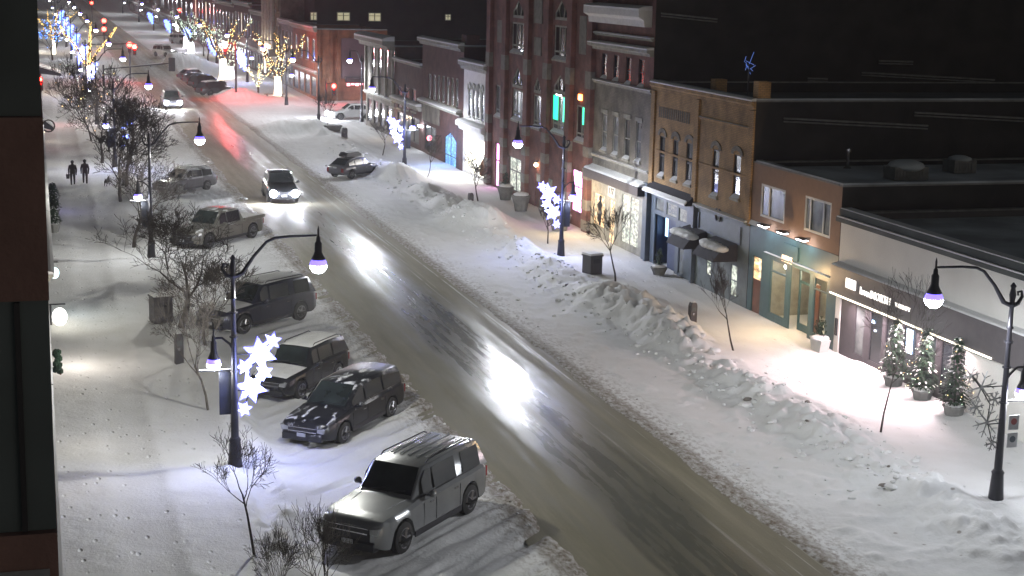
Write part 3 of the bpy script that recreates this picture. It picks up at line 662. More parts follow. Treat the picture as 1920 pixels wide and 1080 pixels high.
part('shopfront', 'slate2', B, lambda q: facade(q, Ya, sh1-.26, -.1, zc-.62, ops, d=.12))
bar(B, 'fascia_ledge', 'slate2', zc-.61, zc-.45, Ya+.1, sh1-.3, .28, snow=.06)
part('fascia_frame', 'slate', B, lambda q: (q.box(FX-.06, FX-.003, Ya+.9, sh1-.5, 2.95, 3.02), q.box(FX-.06, FX-.003, Ya+.9, Ya+.98, 3.02, 3.8), q.box(FX-.06, FX-.003, sh1-.6, sh1-.5, 3.02, 3.8)))
y, z = F(1348, 403, FX)
part('wreath_emblem', 'black', B, lambda q: [q.tube([(FX-.05, y+sg*(.12+.16*math.sin(t)), z-.3*math.cos(t)) for t in [math.pi*k/8 for k in range(9)]], [.02+.045*math.sin(math.pi*k/8) for k in range(9)], 5) for sg in (1, -1)])
for o in ops: window(B, o, FX, .08, -1, 'slate', 'wcool', 1, 2, .04, False, snow=False, name='shop_window')
for i, (u, v, w_) in enumerate(((1308, 468, 2.2), (1362, 484, 2.4))):
    y, z = F(u, v, FX)
    aw = part('awning', 'cloth', B, lambda q: (q.prism([(FX-1.25, 2.15), (FX-.004, 2.15), (FX-.004, 3.0), (FX-.35, 2.92), (FX-.9, 2.6)], 'y', y-w_/2, y+w_/2)))
    def lump(q, y=y, w_=w_):
        pr = random.Random(i+3); n = 7
        for k in range(n):
            a = y-w_*.42+w_*.84*k/(n-1); r = .46*(1-.4*abs(k-n/2)/n)
            q.ball((FX-.68+pr.uniform(-.08, .08), a, 2.72), r, 8, 5, sz=.45)
    part('snow_on_awning', 'snow', aw, lump, 60)
light('POINT', (FX-.5, 70.05, 1.9), 1.5, (1, .8, .7), .1, 'porch_light', parent=B)
# ---- B4: tall brick building with pale shopfront 117
B = thing('tall_brown_building', 'tall brown brick building with snowy cornices over pale shopfront 117', 'building')
Ya, Yb = 78.25, 87.9; zt = 15.2
l2 = [rect(*r) for r in ((1128, 212, 1138, 282), (1149, 217, 1159, 290), (1170, 222, 1181, 298), (1192, 228, 1202, 303))]
l3 = [rect(*r) for r in ((1128, 100, 1138, 147), (1150, 103, 1160, 152), (1173, 107, 1183, 158), (1197, 111, 1208, 163))]
zs3 = F(1170, 165, FX)[1]; z3t = F(1170, 97, FX)[1]
zsf = 4.25
part('upper_wall', 'brickred', B, lambda q: facade(q, Ya, Yb, zs3, zt, l3, d=.25))
part('lower_wall', 'bricktan', B, lambda q: facade(q, Ya, Yb, zsf-.2, zs3-.002, l2, d=.2))
for w in l3: window(B, w, FX, .2, -1, 'charcoal', 'glass', 1, 1, .05, False, None, 'stone', True, sash=.5)
for k, w in enumerate(l2): window(B, w, FX, .16, -1, 'stone', 'glass' if k in (2,) else 'glassp', 1, 1, .07, True, 'stone', 'stone', True, sash=.5)
bar(B, 'sill_course', 'stone', zs3-.02, zs3+.14, Ya, Yb-.3, .18, snow=.08)
bar(B, 'string_course', 'stone', z3t-.05, z3t+.3, Ya+.05, Yb-.1, .4, snow=.12)
z5 = F(1170, 70, FX)[1]; bar(B, 'upper_course', 'stone', z5-.04, z5+.1, Ya+.1, Yb-.2, .2, snow=.07)
z6 = F(1170, 46, FX)[1]; bar(B, 'cornice', 'white', z6, z6+.85, Ya+.5, Yb-.3, .75, snow=.2)
bar(B, 'lower_course', 'stone', 4.75, 4.87, Ya+.1, Yb-.1, .12, snow=.05)
shell(B, Ya, Yb, zt, FX, 58, 'darkwall', 'tar', .5)
part('awning_box', 'charcoal', B, lambda q: q.box(FX-.5, FX-.003, Ya+.4, Yb-.4, 3.55, 4.05))
part('snow_on_awning_box', 'snow', B, lambda q: q.prism([(FX-.5, 4.053), (FX-.003, 4.053), (FX-.003, 4.3), (FX-.42, 4.14)], 'y', Ya+.4, Yb-.4))
ops = [(85.0, 87.0, .75, 2.75), (83.3, 84.3, .1, 2.7), (79.6, 82.3, .5, 3.3)]
part('shopfront', 'stone', B, lambda q: facade(q, Ya+.6, Yb-.35, -.1, 3.55, ops, d=.12))
part('corner_post', 'brickred', B, lambda q: q.box(FX-.1, FX-.003, Yb-.34, Yb, -.1, 3.5))
part('corner_post', 'slate', B, lambda q: q.box(FX-.12, FX-.003, Ya, Ya+.59, -.1, 4.3))
for o, p_ in zip(ops, ('wwarm', 'wwarm', 'wcool')): window(B, o, FX, .1, -1, 'stone', p_, 1 if o is not ops[2] else 2, 1, .09, False, snow=False, name='shop_window')
part('mannequin', 'black', B, lambda q: (q.lathe((FX-.02+.04, 85.8, .9), [(.05, 0), (.12, .3), (.2, .7), (.12, .9), (.22, 1.2), (.1, 1.35), (.06, 1.4), (.11, 1.5), (.1, 1.65), (.02, 1.72)], 8)))
pl = part('number_plate', 'white', B, lambda q: q.box(FX-.05, FX-.003, 83.35, 84.45, 2.8, 3.4)); text(pl, '117', 83.9, 3.1, .52, 'black', FX-.06, w=.7)
light('POINT', (FX-1.5, 86.8, 2.4), 190, (1, .68, .35), .1, 'shop_light', parent=B)
light('POINT', (FX-.9, 84.0, 2.6), 40, (1, .8, .55), .1, 'shop_light', parent=B)
light('POINT', (FX-.9, 80.6, 2.6), 10, (1, .85, .65), .1, 'shop_light', parent=B)
# ---- B5: tall red brick hall with traceried windows and stone quoins
B = thing('red_brick_hall', 'tall red brick hall with pointed tracery windows and pale stone blocks', 'building')
Ya, Yb = 87.95, 109.6; zt = 17.5
big = [rect(960, 168, 981, 226), rect(1035, 178, 1064, 250)]; bigu = [rect(959, 42, 983, 98), rect(1038, 48, 1066, 112)]
nar = [rect(999, 178, 1014, 240), rect(1079, 198, 1099, 265), rect(929, 160, 942, 218)]
tr = [rect(961, 125, 980, 165), rect(1038, 140, 1062, 176), rect(1001, 143, 1014, 175), rect(962, 0, 982, 34), rect(1041, 0, 1064, 38)]
gr = [rect(928, 268, 940, 352), rect(954, 296, 980, 360), rect(1072, 318, 1093, 400), rect(1003, 330, 1035, 400)]
allw = big+bigu+nar+tr+gr
part('wall', 'brickred', B, lambda q: facade(q, Ya, Yb, -.1, zt, allw, d=.3))
for k, w in enumerate(big+bigu): window(B, w, FX, .25, -1, 'stone', ('glassp', 'glassp', 'glass', 'glass')[k], 3, 1, .12, True, None, 'stone', True, sash=.22)
for k, w in enumerate(nar): window(B, w, FX, .25, -1, 'stone', 'glassp' if k == 0 else 'glass', 2, 1, .1, True, None, 'stone', True, sash=.2)
w = big[1]; part('green_lit_pane', 'wgreen', B, lambda q: [q.box(FX+.04, FX+.055, a, c, w[2]+.75, w[3]-.1) for a, c in ((w[1]-(w[1]-w[0])*.34, w[1]-.1), (w[0]+.1, w[0]+(w[1]-w[0])*.33))])
w = nar[1]; part('green_lit_pane', 'wgreen', B, lambda q: [q.box(FX+.04, FX+.055, w[0]+.12, w[0]+(w[1]-w[0])*.42, w[2]+1.0, w[3]-.08)])
for w in tr:   # pointed heads
    yc, hw, zb, zh = (w[0]+w[1])/2, (w[1]-w[0])/2, w[2], w[3]
    t_ = part('tracery', 'stone', B, lambda q: None if False else (q.tube([(FX+.08, yc-hw+.03, zb), (FX+.08, yc-hw*.95, zb+(zh-zb)*.4), (FX+.08, yc, zh-.02)], .07, 5), q.tube([(FX+.08, yc+hw-.03, zb), (FX+.08, yc+hw*.95, zb+(zh-zb)*.4), (FX+.08, yc, zh-.02)], .07, 5), q.tube([(FX+.08, yc+hw*.45*math.cos(a), zb+(zh-zb)*.5+hw*.45*math.sin(a)) for a in [math.pi*2*k/8 for k in range(9)]], .05, 4), q.box(FX+.02, FX+.14, yc-hw, yc+hw, zb, zb+.18)))
    part('pane', 'glass', t_, lambda q: q.face([(FX+.115, w[0], w[2]), (FX+.115, w[0], w[3]), (FX+.115, w[1], w[3]), (FX+.115, w[1], w[2])]))
    part('spandrel', 'brickred', t_, lambda q: [q.prism([(yc+sg*hw, zb+(zh-zb)*.35), (yc+sg*hw, zh), (yc, zh)], 'x', FX-.003, FX+.1) for sg in (1, -1)])
piers = [919, 948, 990, 1027, 1070, 1108]
for u in piers:
    y = F(u, 240, FX)[0]; pi_ = part('pier', 'brickred', B, lambda q: q.box(FX-.28, FX-.002, y-.45, y+.45, -.1, zt))
    for z, h_ in ((.3, .6), (1.5, .6), (3.3, .6), (4.6, .6), (8.55, 1.0), (13.9, .9)): part('stone_block', 'stonedim', pi_, lambda q: q.box(FX-.3, FX-.01, y-.47, y+.47, z, z+h_))
for r in ((934, 38, 944, 80), (1003, 0, 1018, 44), (1003, 70, 1016, 104), (1088, 30, 1101, 102)): w = rect(*r); part('stone_panel', 'stonedim', B, lambda q: q.box(FX-.06, FX-.002, *w))
for k, w in enumerate(gr[:3]): window(B, w, FX, .2, -1, 'charcoal', ('wpink', 'wcool', 'wwhite')[k], (1, 2, 2)[k], 1, .08, False, snow=False, sash=.6, name='shop_window')
part('pink_blind', 'wpink', B, lambda q: q.box(FX+.06, FX+.075, gr[2][0]+.1, gr[2][1]-.1, gr[2][2]+.1, gr[2][3]-.1))
w = gr[3]; part('door', 'wood', B, lambda q: q.box(FX+.06, FX+.1, w[0]+.05, w[1]-.05, .05, w[3]-.6)); part('transom_window', 'wdim', B, lambda q: q.box(FX+.06, FX+.09, w[0]+.05, w[1]-.05, w[3]-.55, w[3]-.05))
y, z = F(1009, 309, FX); wl = part('wall_light', 'black', B, lambda q: q.box(FX-.2, FX-.003, y-.1, y+.1, z+.2, z+.3)); part('bulb', 'lampwarm', wl, lambda q: q.ball((FX-.15, y, z), .13, 8, 6))
light('POINT', (FX-.4, y, z-.1), 12, (1, .55, .35), .1, 'door_light', parent=B)
light('POINT', (FX-.7, (gr[1][0]+gr[1][1])/2, 2), 12, (.85, .95, .9), .1, 'window_light', parent=B)
light('POINT', (FX-.7, (gr[2][0]+gr[2][1])/2, 1.7), 14, (1, .6, .55), .1, 'window_light', parent=B)
light('POINT', (FX-.6, (gr[0][0]+gr[0][1])/2, 1.8), 7, (1, .4, .9), .1, 'window_light', parent=B)
w = big[1]; part('small_red_lamp', 'amber', B, lambda q: q.box(FX-.1, FX-.003, *rect(1087, 177, 1092, 188)))
part('tracery_lamp', 'lampw', B, lambda q: [q.box(FX+.03, FX+.06, *rect(*r)) for r in ((1042, 174, 1045, 178), (1047, 176, 1051, 180), (972, 95, 975, 98), (976, 95, 979, 98))])
shell(B, Ya, Yb, zt, FX, 56, 'darkwall', 'tar', .5)
# ---- B6: white-painted building, brightest shop
B = thing('white_painted_building', 'narrow white painted building with arched windows over brightest shopfront', 'building')
Ya, Yb = 109.65, 116.9; zt = 8.15
w6 = [rect(878+k*8, 165+k*2, 883+k*8, 217+k*3) for k in range(4)]
part('wall', 'white', B, lambda q: facade(q, Ya, Yb, 3.6, zt, w6, d=.2))
for w in w6:
    window(B, w, FX, .15, -1, 'white', 'glass', 1, 1, .06, True, None, 'white', False)
    part('hood_mould', 'white', B, lambda q: q.tube([(FX-.04, (w[0]+w[1])/2+.42*math.cos(t), w[3]-.1+.5*math.sin(t)) for t in [math.pi*k/6 for k in range(7)]], .07, 5))
bar(B, 'cornice', 'stone', zt-.2, zt+.35, Ya, Yb, .5, snow=.2)
bar(B, 'shop_cornice', 'white', 3.45, 3.95, Ya+.05, Yb+.1, .6, snow=.25)
o6 = (110.3, 116.3, .35, 3.1)
part('shopfront', 'white', B, lambda q: facade(q, Ya, Yb, -.1, 3.58, [o6], d=.12))
window(B, o6, FX, .1, -1, 'white', 'wbright', 2, 1, .08, False, snow=False, name='shop_window', sash=.62)
part('christmas_display', 'wood', B, lambda q: [q.lathe((FX+.04, yy_, .5), [(.05, 0), (.3, .1), (.2, .6), (.22, .9), (.02, 1.3)], 7) for yy_ in (111.2,)])
shell(B, Ya, Yb, zt, FX, 54, 'brickdark', 'tar', .4)
strip_light((FX-.4, 113.2, 2.9), 170, (1, .95, .9), .3, 5, math.radians(35), B)
# ---- B7: dark brick
B = thing('dark_brick_building', 'dark brick building with tall narrow windows above blue lit arched doorway', 'building')
Ya, Yb = 116.95, 130.5; zt = 9.5
w7 = [rect(803+k*8.5, 138+k*1.5, 808+k*8.5, 185+k*2.8) for k in range(7)]
o7a = rect(833, 266, 855, 320); o7a = (o7a[0], o7a[1], .1, 2.75); o7b = (125.6, 129.4, .5, 2.6)
part('wall', 'brickdark', B, lambda q: facade(q, Ya, Yb, -.1, zt, w7+[o7a, o7b], d=.25))
for k, w in enumerate(w7): window(B, w, FX, .2, -1, 'stone', 'glassp' if k % 3 == 1 else 'glass', 1, 1, .08, True, None, 'stone', False)
window(B, o7a, FX, .2, -1, 'charcoal', 'wblue', 2, 1, .06, False, snow=False, name='shop_window', sash=.3)
window(B, o7b, FX, .2, -1, 'charcoal', 'glassp', 2, 1, .06, False, snow=False, name='shop_window')
part('arch', 'brickdark', B, lambda q: [q.prism([((o7a[0]+o7a[1])/2+sg*(o7a[1]-o7a[0])/2, 2.2), ((o7a[0]+o7a[1])/2+sg*(o7a[1]-o7a[0])/2, 2.75), ((o7a[0]+o7a[1])/2, 2.75)], 'x', FX-.003, FX+.1) for sg in (1, -1)])
bar(B, 'cornice', 'stone', zt-.35, zt+.1, Ya, Yb, .5, snow=.18); bar(B, 'shop_cornice', 'stone', 4.3, 4.55, Ya+.3, Yb-.2, .5, snow=.18)
part('shop_fascia', 'bricktan', B, lambda q: q.box(FX-.06, FX-.003, 124.3, Yb-.3, 2.9, 4.2))
part('chimney', 'brickdark', B, lambda q: (q.box(FX+.2, FX+1.2, Ya+.1, Ya+1.6, zt-.2, zt+.9)))
part('wall_lamp', 'lampw', B, lambda q: q.box(FX-.25, FX-.05, *rect(789, 235, 794, 238)))
light('POINT', (FX-1.0, 120.5, 1.8), 130, (.15, .35, 1), .1, 'blue_light', parent=B)
shell(B, Ya, Yb, zt, FX, 54, 'brickdark', 'tar', .5)
y, z = F(805, 259, FX-1); sgn = part('no_entry_sign', 'amber', B, lambda q: q.tube([(FX-1, y, z), (FX-1, y-.06, z)], .22, 10)); part('sign_bracket', 'black', sgn, lambda q: q.box(FX-.9, FX-.003, y-.04, y-.01, z+.15, z+.2))
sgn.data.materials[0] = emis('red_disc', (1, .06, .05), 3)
# ---- B8
B = thing('low_red_brick_building', 'low red brick building with snowy parapet between dark brick and corner buildings', 'building')
Ya, Yb = 130.55, 141.3; zt = 7.2
w8 = [rect(733+k*13, 160+k*2, 741+k*13, 200+k*3) for k in range(4)]
part('wall', 'brickdark', B, lambda q: facade(q, Ya, Yb, -.1, zt, w8+[(131.5, 140, .6, 2.8)], d=.2))
for w in w8: window(B, w, FX, .15, -1, 'charcoal', 'glass', 1, 1, .08, True, None, 'stone', False)
window(B, (131.5, 140, .6, 2.8), FX, .15, -1, 'charcoal', 'glass', 4, 1, .1, False, snow=False, name='shop_window')
bar(B, 'cornice', 'stone', zt-.1, zt+.12, Ya, Yb, .25, snow=.15); bar(B, 'shop_cornice', 'stone', 3.5, 3.9, Ya+.1, Yb-.1, .5, snow=.2)
part('porch_lamp', 'lampwarm', B, lambda q: [q.ball((FX-.6, y_, z_), .1, 6, 5) for y_, z_ in ((140.2, 2.6), (140.6, 1.9))])
light('POINT', (FX-1, 140, 2.2), 22, (1, .72, .4), .1, 'porch_light', parent=B)
shell(B, Ya, Yb, zt, FX, 50, 'brickdark', 'tar', .4)
# ---- B9 corner
B = thing('corner_pilaster_building', 'grey corner building with tall pilasters and overhanging snow laden cornice', 'building')
Ya, Yb = 141.35, 154.3; zt = 8.3
w9 = [rect(694+k*13, 88+k*2.5, 702+k*13, 138+k*3.5) for k in range(4)]; g9 = [(142.6+k*3, 144.6+k*3, .6, 2.9) for k in range(4)]
part('wall', 'bricktan', B, lambda q: facade(q, Ya, Yb, -.1, zt, w9+g9, d=.25))
for w in w9: window(B, w, FX, .2, -1, 'stone', 'glass', 1, 1, .08, True, None, 'stone', False)
for w in g9: window(B, w, FX, .2, -1, 'charcoal', 'glass', 1, 1, .08, False, snow=False, name='shop_window')
for y_ in np.linspace(Ya+.1, Yb-.45, 5): part('pilaster', 'stone', B, lambda q: q.box(FX-.2, FX-.002, y_, y_+.35, 3.6, zt-.3))
bar(B, 'cornice', 'stone', zt-.3, zt+.5, Ya+.1, Yb+.5, 1.1, snow=.35); bar(B, 'shop_cornice', 'stone', 3.3, 3.5, Ya, Yb, .3, snow=.1)
shell(B, Ya, Yb, zt, FX, 48, 'brickdark', 'tar', .4)

# ---- beyond the crossing, right side
def plain_block(name, label, Y0, Y1, Z, wm, nwin, rows, glassm='glass', X=FX, s=-1, depth=22, lit=(), shop='wdim', shoplit=(), cornice=True, cz=3.4):
    B = thing(name, label, 'building')
    ops = []; dy = (Y1-Y0)/nwin; nr = rows
    hz = (Z-cz-.6)/max(nr, 1)
    for j in range(nr):
        for i in range(nwin): ops.append((Y0+dy*(i+.28), Y0+dy*(i+.72), cz+.5+hz*j+.15*hz, cz+.5+hz*(j+.78)))
    sh = [(Y0+dy*(i+.1), Y0+dy*(i+.9), .5, cz-.6) for i in range(nwin)]
    part('wall', wm, B, lambda q: facade(q, Y0, Y1, -.1, Z, ops+sh, X, .2, s))
    for k, o in enumerate(ops): window(B, o, X, .15, s, 'stone', 'wfar' if k in lit else glassm, 1, 1, .1, True, None, 'stone', False)
    for k, o in enumerate(sh): window(B, o, X, .15, s, 'charcoal', shop if k in shoplit else 'glass', 1, 1, .1, False, snow=False, name='shop_window')
    if cornice: bar(B, 'cornice', 'stone', Z-.3, Z+.2, Y0, Y1, .5, X, s, .2)
    bar(B, 'shop_cornice', 'stone', cz-.25, cz, Y0, Y1, .35, X, s, .12)
    shell(B, Y0, Y1, Z, X, X-s*depth, wm, 'roofsnow', .4, s)
    return B
B = plain_block('orange_brick_building', 'orange brick corner building beyond the crossing beside red signal', 183.0, 200.5, 8.2, 'brickor', 4, 1, depth=8.2)
part('mural_panel', mat('mauve_render', (.16, .12, .14), .9, var=.15, scale=.6), B, lambda q: q.box(33.6, 38.2, 182.9, 182.98, 2.7, 7.3))
for x_ in (30.85, 32.3, 33.2): part('pilaster', 'brickor', B, lambda q: q.box(x_, x_+.35, 182.82, 182.985, -.1, 8.1))
sgn = part('canopy', 'charcoal', B, lambda q: q.box(34.0, 38.2, 182.0, 182.9, 2.35, 2.9)); part('neon_lettering', emis('pink_neon', (1, .35, .45), 4), sgn, lambda q: [q.box(34.1+k*.5, 34.45+k*.5, 181.9, 181.98, 1.95+.1*(k % 2), 2.25) for k in range(6)])
B = plain_block('grey_terrace_building', 'grey brick building with snowy ledge beside the orange brick corner', 200.6, 211, 8.3, 'bricktan', 3, 1, depth=3)
B = plain_block('columned_building', 'building with uplit tall columns behind the lit tree', 211.1, 222, 13.5, 'bricktan', 3, 2, lit=(1,))
for k in range(4):
    y = 211.8+k*2.9
    c = part('column', 'stone', B, lambda q: q.lathe((FX-.9, y, 4.6), [(.45, 0), (.36, .3), (.34, 3), (.3, 8.3), (.42, 8.6)], 10))
    part('uplight', 'lampwarm', c, lambda q: q.ball((FX-1.5, y, 4.9), .22, 6, 4))
    light('SPOT', (FX-1.55, y, 5.2), 260, (1, .82, .5), .1, 'uplight_beam', target=(FX-.8, y, 13), spot=math.radians(60), parent=B)
part('portico_floor', 'stone', B, lambda q: q.box(FX-1.6, FX-.003, 211.2, 221.5, 3.6, 4.59)); part('entablature', 'stone', B, lambda q: q.box(FX-1.5, FX-.003, 211.2, 221.5, 13.3, 14.2))
farR = [(222.1, 240, 8.6, 'brickdark', 'dark red brick building beyond the uplit columns, under the lit tree tops', (), (1,)), (240.1, 262, 9.5, 'brickdark', 'dark brick building behind the brightest far shop light', (3,), ()), (262.1, 290, 9, 'brickdark', 'dark building beside the far blue snowflake lights', (), (2, 3, 4)), (290.1, 330, 10, 'brickred', 'long brick block near the end of the right hand row', (2, 5), ()), (330.1, 400, 9, 'brickdark', 'farthest but one block of the right hand row', (), (3,)), (400.1, 560, 10, 'brickdark', 'farthest block of the right hand row', (), ())]
for a, c, z, wm, lb, lt, sl in farR: plain_block('terrace_building', lb, a, c, z, wm, 6, 1, lit=lt, shop='wbright', shoplit=sl)
# big dark block behind
B = thing('apartment_block', 'wide dark block with four lit windows rising behind the far rooftops', 'building')
part('wall', 'darkwall', B, lambda q: q.box(33.9, 70, 203, 210.9, -.1, 24))
for px_ in ((583, 24, 593, 37), (633, 24, 655, 38), (692, 25, 713, 39), (836, 28, 844, 37)):
    a, z1_ = P(px_[0], px_[1], 202.9); c, z0_ = P(px_[2], px_[3], 202.9)
    def fr(q):
        q.box(a-.1, c+.1, 202.86, 202.97, z1_, z1_+.1); q.box(a-.1, c+.1, 202.86, 202.97, z0_-.1, z0_); q.box(a-.1, a, 202.86, 202.97, z0_, z1_); q.box(c, c+.1, 202.86, 202.97, z0_, z1_); q.box((a+c)/2-.06, (a+c)/2+.06, 202.86, 202.97, z0_, z1_); q.box(a, c, 202.865, 202.965, z0_+(z1_-z0_)*.62, z0_+(z1_-z0_)*.62+.08)
    w = part('window', 'white', B, fr); part('pane', 'wfar', w, lambda q: q.box(a, c, 202.91, 202.95, z0_, z1_))
def ledge(parent, u0, v0, u1, v1, y, r=.05):
    a, b_ = P(u0, v0, y), P(u1, v1, y); l_ = part('ledge', 'concrete', parent, lambda q: q.tube([(a[0], y, a[1]-.14), (b_[0], y, b_[1]-.14)], r*.8, 4)); part('snow_on_ledge', 'concrete', l_, lambda q: q.tube([(a[0], y, a[1]), (b_[0], y, b_[1])], r, 5))
_b4 = [o for o in COL.objects if o.name.startswith('tall_brown_building')][0]; _b3 = [o for o in COL.objects if o.name.startswith('yellow_brick_building')][0]
for a_ in ((1240, 25, 1345, 36), (1616, 136, 1865, 150), (1648, 114, 1712, 116), (1515, 147, 1552, 148)): ledge(_b4, *a_, 78.15)
for a_ in ((1470, 222, 1740, 236), (1715, 211, 1920, 222)): ledge(_b3, *a_, 65.55)
x_, z_ = P(1405, 120, 69); part('blue_glint_glow', emis('aerial_glint', (.05, .22, 1), .45), _b3, lambda q: [q.tube([(x_+random.Random(k).uniform(-.35, .35), 69, z_+random.Random(k+9).uniform(-.6, .6)), (x_+random.Random(k+3).uniform(-.35, .35), 69, z_+random.Random(k+5).uniform(-.6, .6))], .012, 3) for k in range(7)]); part('aerial_mast', 'black', _b3, lambda q: q.tube([(x_, 69, 9.0), (x_, 69, z_)], .04, 5))  # blue glint painted as self-glow on thin wires
# dark building backs on far right and rooftop items
B = thing('rear_block', 'dark warehouse behind the low roofs with thin snow lines on its ledges', 'building')
part('wall', 'charcoal', B, lambda q: (q.box(62, 110, 78, 110, -.1, 13.0), q.box(60.1, 110, 40, 77.9, -.1, 8.6)))
part('ledge_snow', 'roofsnow', B, lambda q: (q.box(61.8, 110, 77.7, 77.98, 10.6, 10.8), q.box(60, 110, 39.9, 40.1, 8.62, 8.8), q.box(60.2, 95, 60, 60.3, 8.62, 9.2)))
B = thing('vent_pipe', 'slim upright vent pipe on the low snowy roof behind the stucco wall', 'vent pipe', (0, 0, 0))
x_, z_ = P(1590, 296, 64.5); part('pipe', 'chrome', B, lambda q: q.lathe((x_, 64.5, 6.7), [(.07, 0), (.07, .75), (.11, .76), (.11, .9), (.02, .95)], 8))
part('flashing', 'tar', B, lambda q: q.lathe((x_, 64.5, 6.7), [(.2, .02), (.1, .12), (.08, .15)], 8))
for i, (u, v, Yr, zr, sx_, lb) in enumerate(((1700, 300, 60.5, 6.75, 1.6, 'snow capped rooftop unit, left of the two on the low dark roof'), (1800, 296, 62.5, 6.75, 1.1, 'snow capped rooftop unit, right of the two on the low dark roof'))):
    x_, z_ = P(u, v, Yr)
    B = thing('rooftop_unit', lb, 'roof unit', (x_, Yr, zr), group='rooftop units on the low roof')
    part('casing', 'concrete', B, lambda q: (q.box(-sx_/2, sx_/2, -.5, .5, 0, .55), [q.box(-sx_/2+.1+k*.15, -sx_/2+.18+k*.15, -.53, -.505, .1, .45) for k in range(int(sx_/.15)-1)]))
    part('snow_cap', 'roofsnow', B, lambda q: q.ball((0, 0, .555), sx_*.5, 10, 6, sz=.35), 180)

# ---- left-hand side
B = thing('near_brick_building', 'dark brick building edge filling the left margin of the view', 'building')
part('wall', 'nearbrick', B, lambda q: q.box(-14, .029, 9.0, 24, -.1, 11.83))
part('window_band', 'nearpane', B, lambda q: q.box(-14, .024, 9.06, 23.9, 11.832, 13.17))
part('mid_wall', 'nearbrick', B, lambda q: q.box(-14, .028, 9.02, 23.99, 13.172, 14.18))
part('upper_window_band', 'nearpane', B, lambda q: q.box(-14, .02, 9.1, 23.95, 14.182, 18))
part('window_frame', 'black', B, lambda q: (q.box(-.16, -.13, 9.02, 9.058, 11.84, 13.16), q.box(-.75, -.7, 9.02, 9.058, 11.84, 13.16)))
part('snow_sill', 'snow', B, lambda q: q.box(-1.2, -.02, 8.85, 8.995, 11.56, 11.62))
leftrow = [(24.1, 45, 7.5, 'brickdark', 'nearest brick building of the left hand row', 'wdim'), (45.1, 62, 8, 'bricktan', 'tan brick building left, beside the snowy pavement lamp', 'wdim'), (62.1, 78, 8, 'brickdark', 'left hand brick building with brilliant window light on the snow', 'wbright'), (78.1, 99, 8.5, 'brickdark', 'left hand building beside the truck with potted trees', 'wdim'), (99.1, 124, 8, 'bricktan', 'left hand building where two people walk past', 'wdim'), (124.1, 152, 8.5, 'brickred', 'left hand corner building before the crossing', 'wdim'), (184, 215, 9, 'brickred', 'left hand corner building just beyond the crossing', 'wwarm'), (215.1, 260, 9, 'brickdark', 'left hand terrace with dark awnings beyond the crossing', 'wdim'), (260.1, 330, 9.5, 'brickdark', 'left hand far terrace behind the blue lights', 'wbright'), (330.1, 420, 9.5, 'brickdark', 'left hand terrace before the farthest one', 'wdim'), (420.1, 600, 9.5, 'brickdark', 'left hand farthest terrace', 'wdim')]
for k, (a, c, z, wm, lb, sh) in enumerate(leftrow):
    plain_block('terrace_building', lb, a, c, z, wm, 4, 1, X=(-.2 if a < 60 else .05), s=1, depth=14, shop=sh, shoplit=(1,) if sh != 'wdim' else (), cornice=False)
def lit(b_, Y, p, col, z=1.8, x=1.15, r=.15): return light('POINT', (x, Y, z), p, col, r, 'shopfront_light')
for Y, p, c in ((60.5, 130, (1, .9, .8)), (50.0, 22, (1, .9, .8)), (46, 12, (1, .85, .8)), (70, 22, (.6, .85, 1)), (100.5, 16, (.35, .3, 1)), (120, 14, (1, .95, .85)), (141, 30, (1, .85, .7)), (135, 8, (1, .4, .5)), (192, 55, (1, .95, .85))): lit(None, Y, p, c)

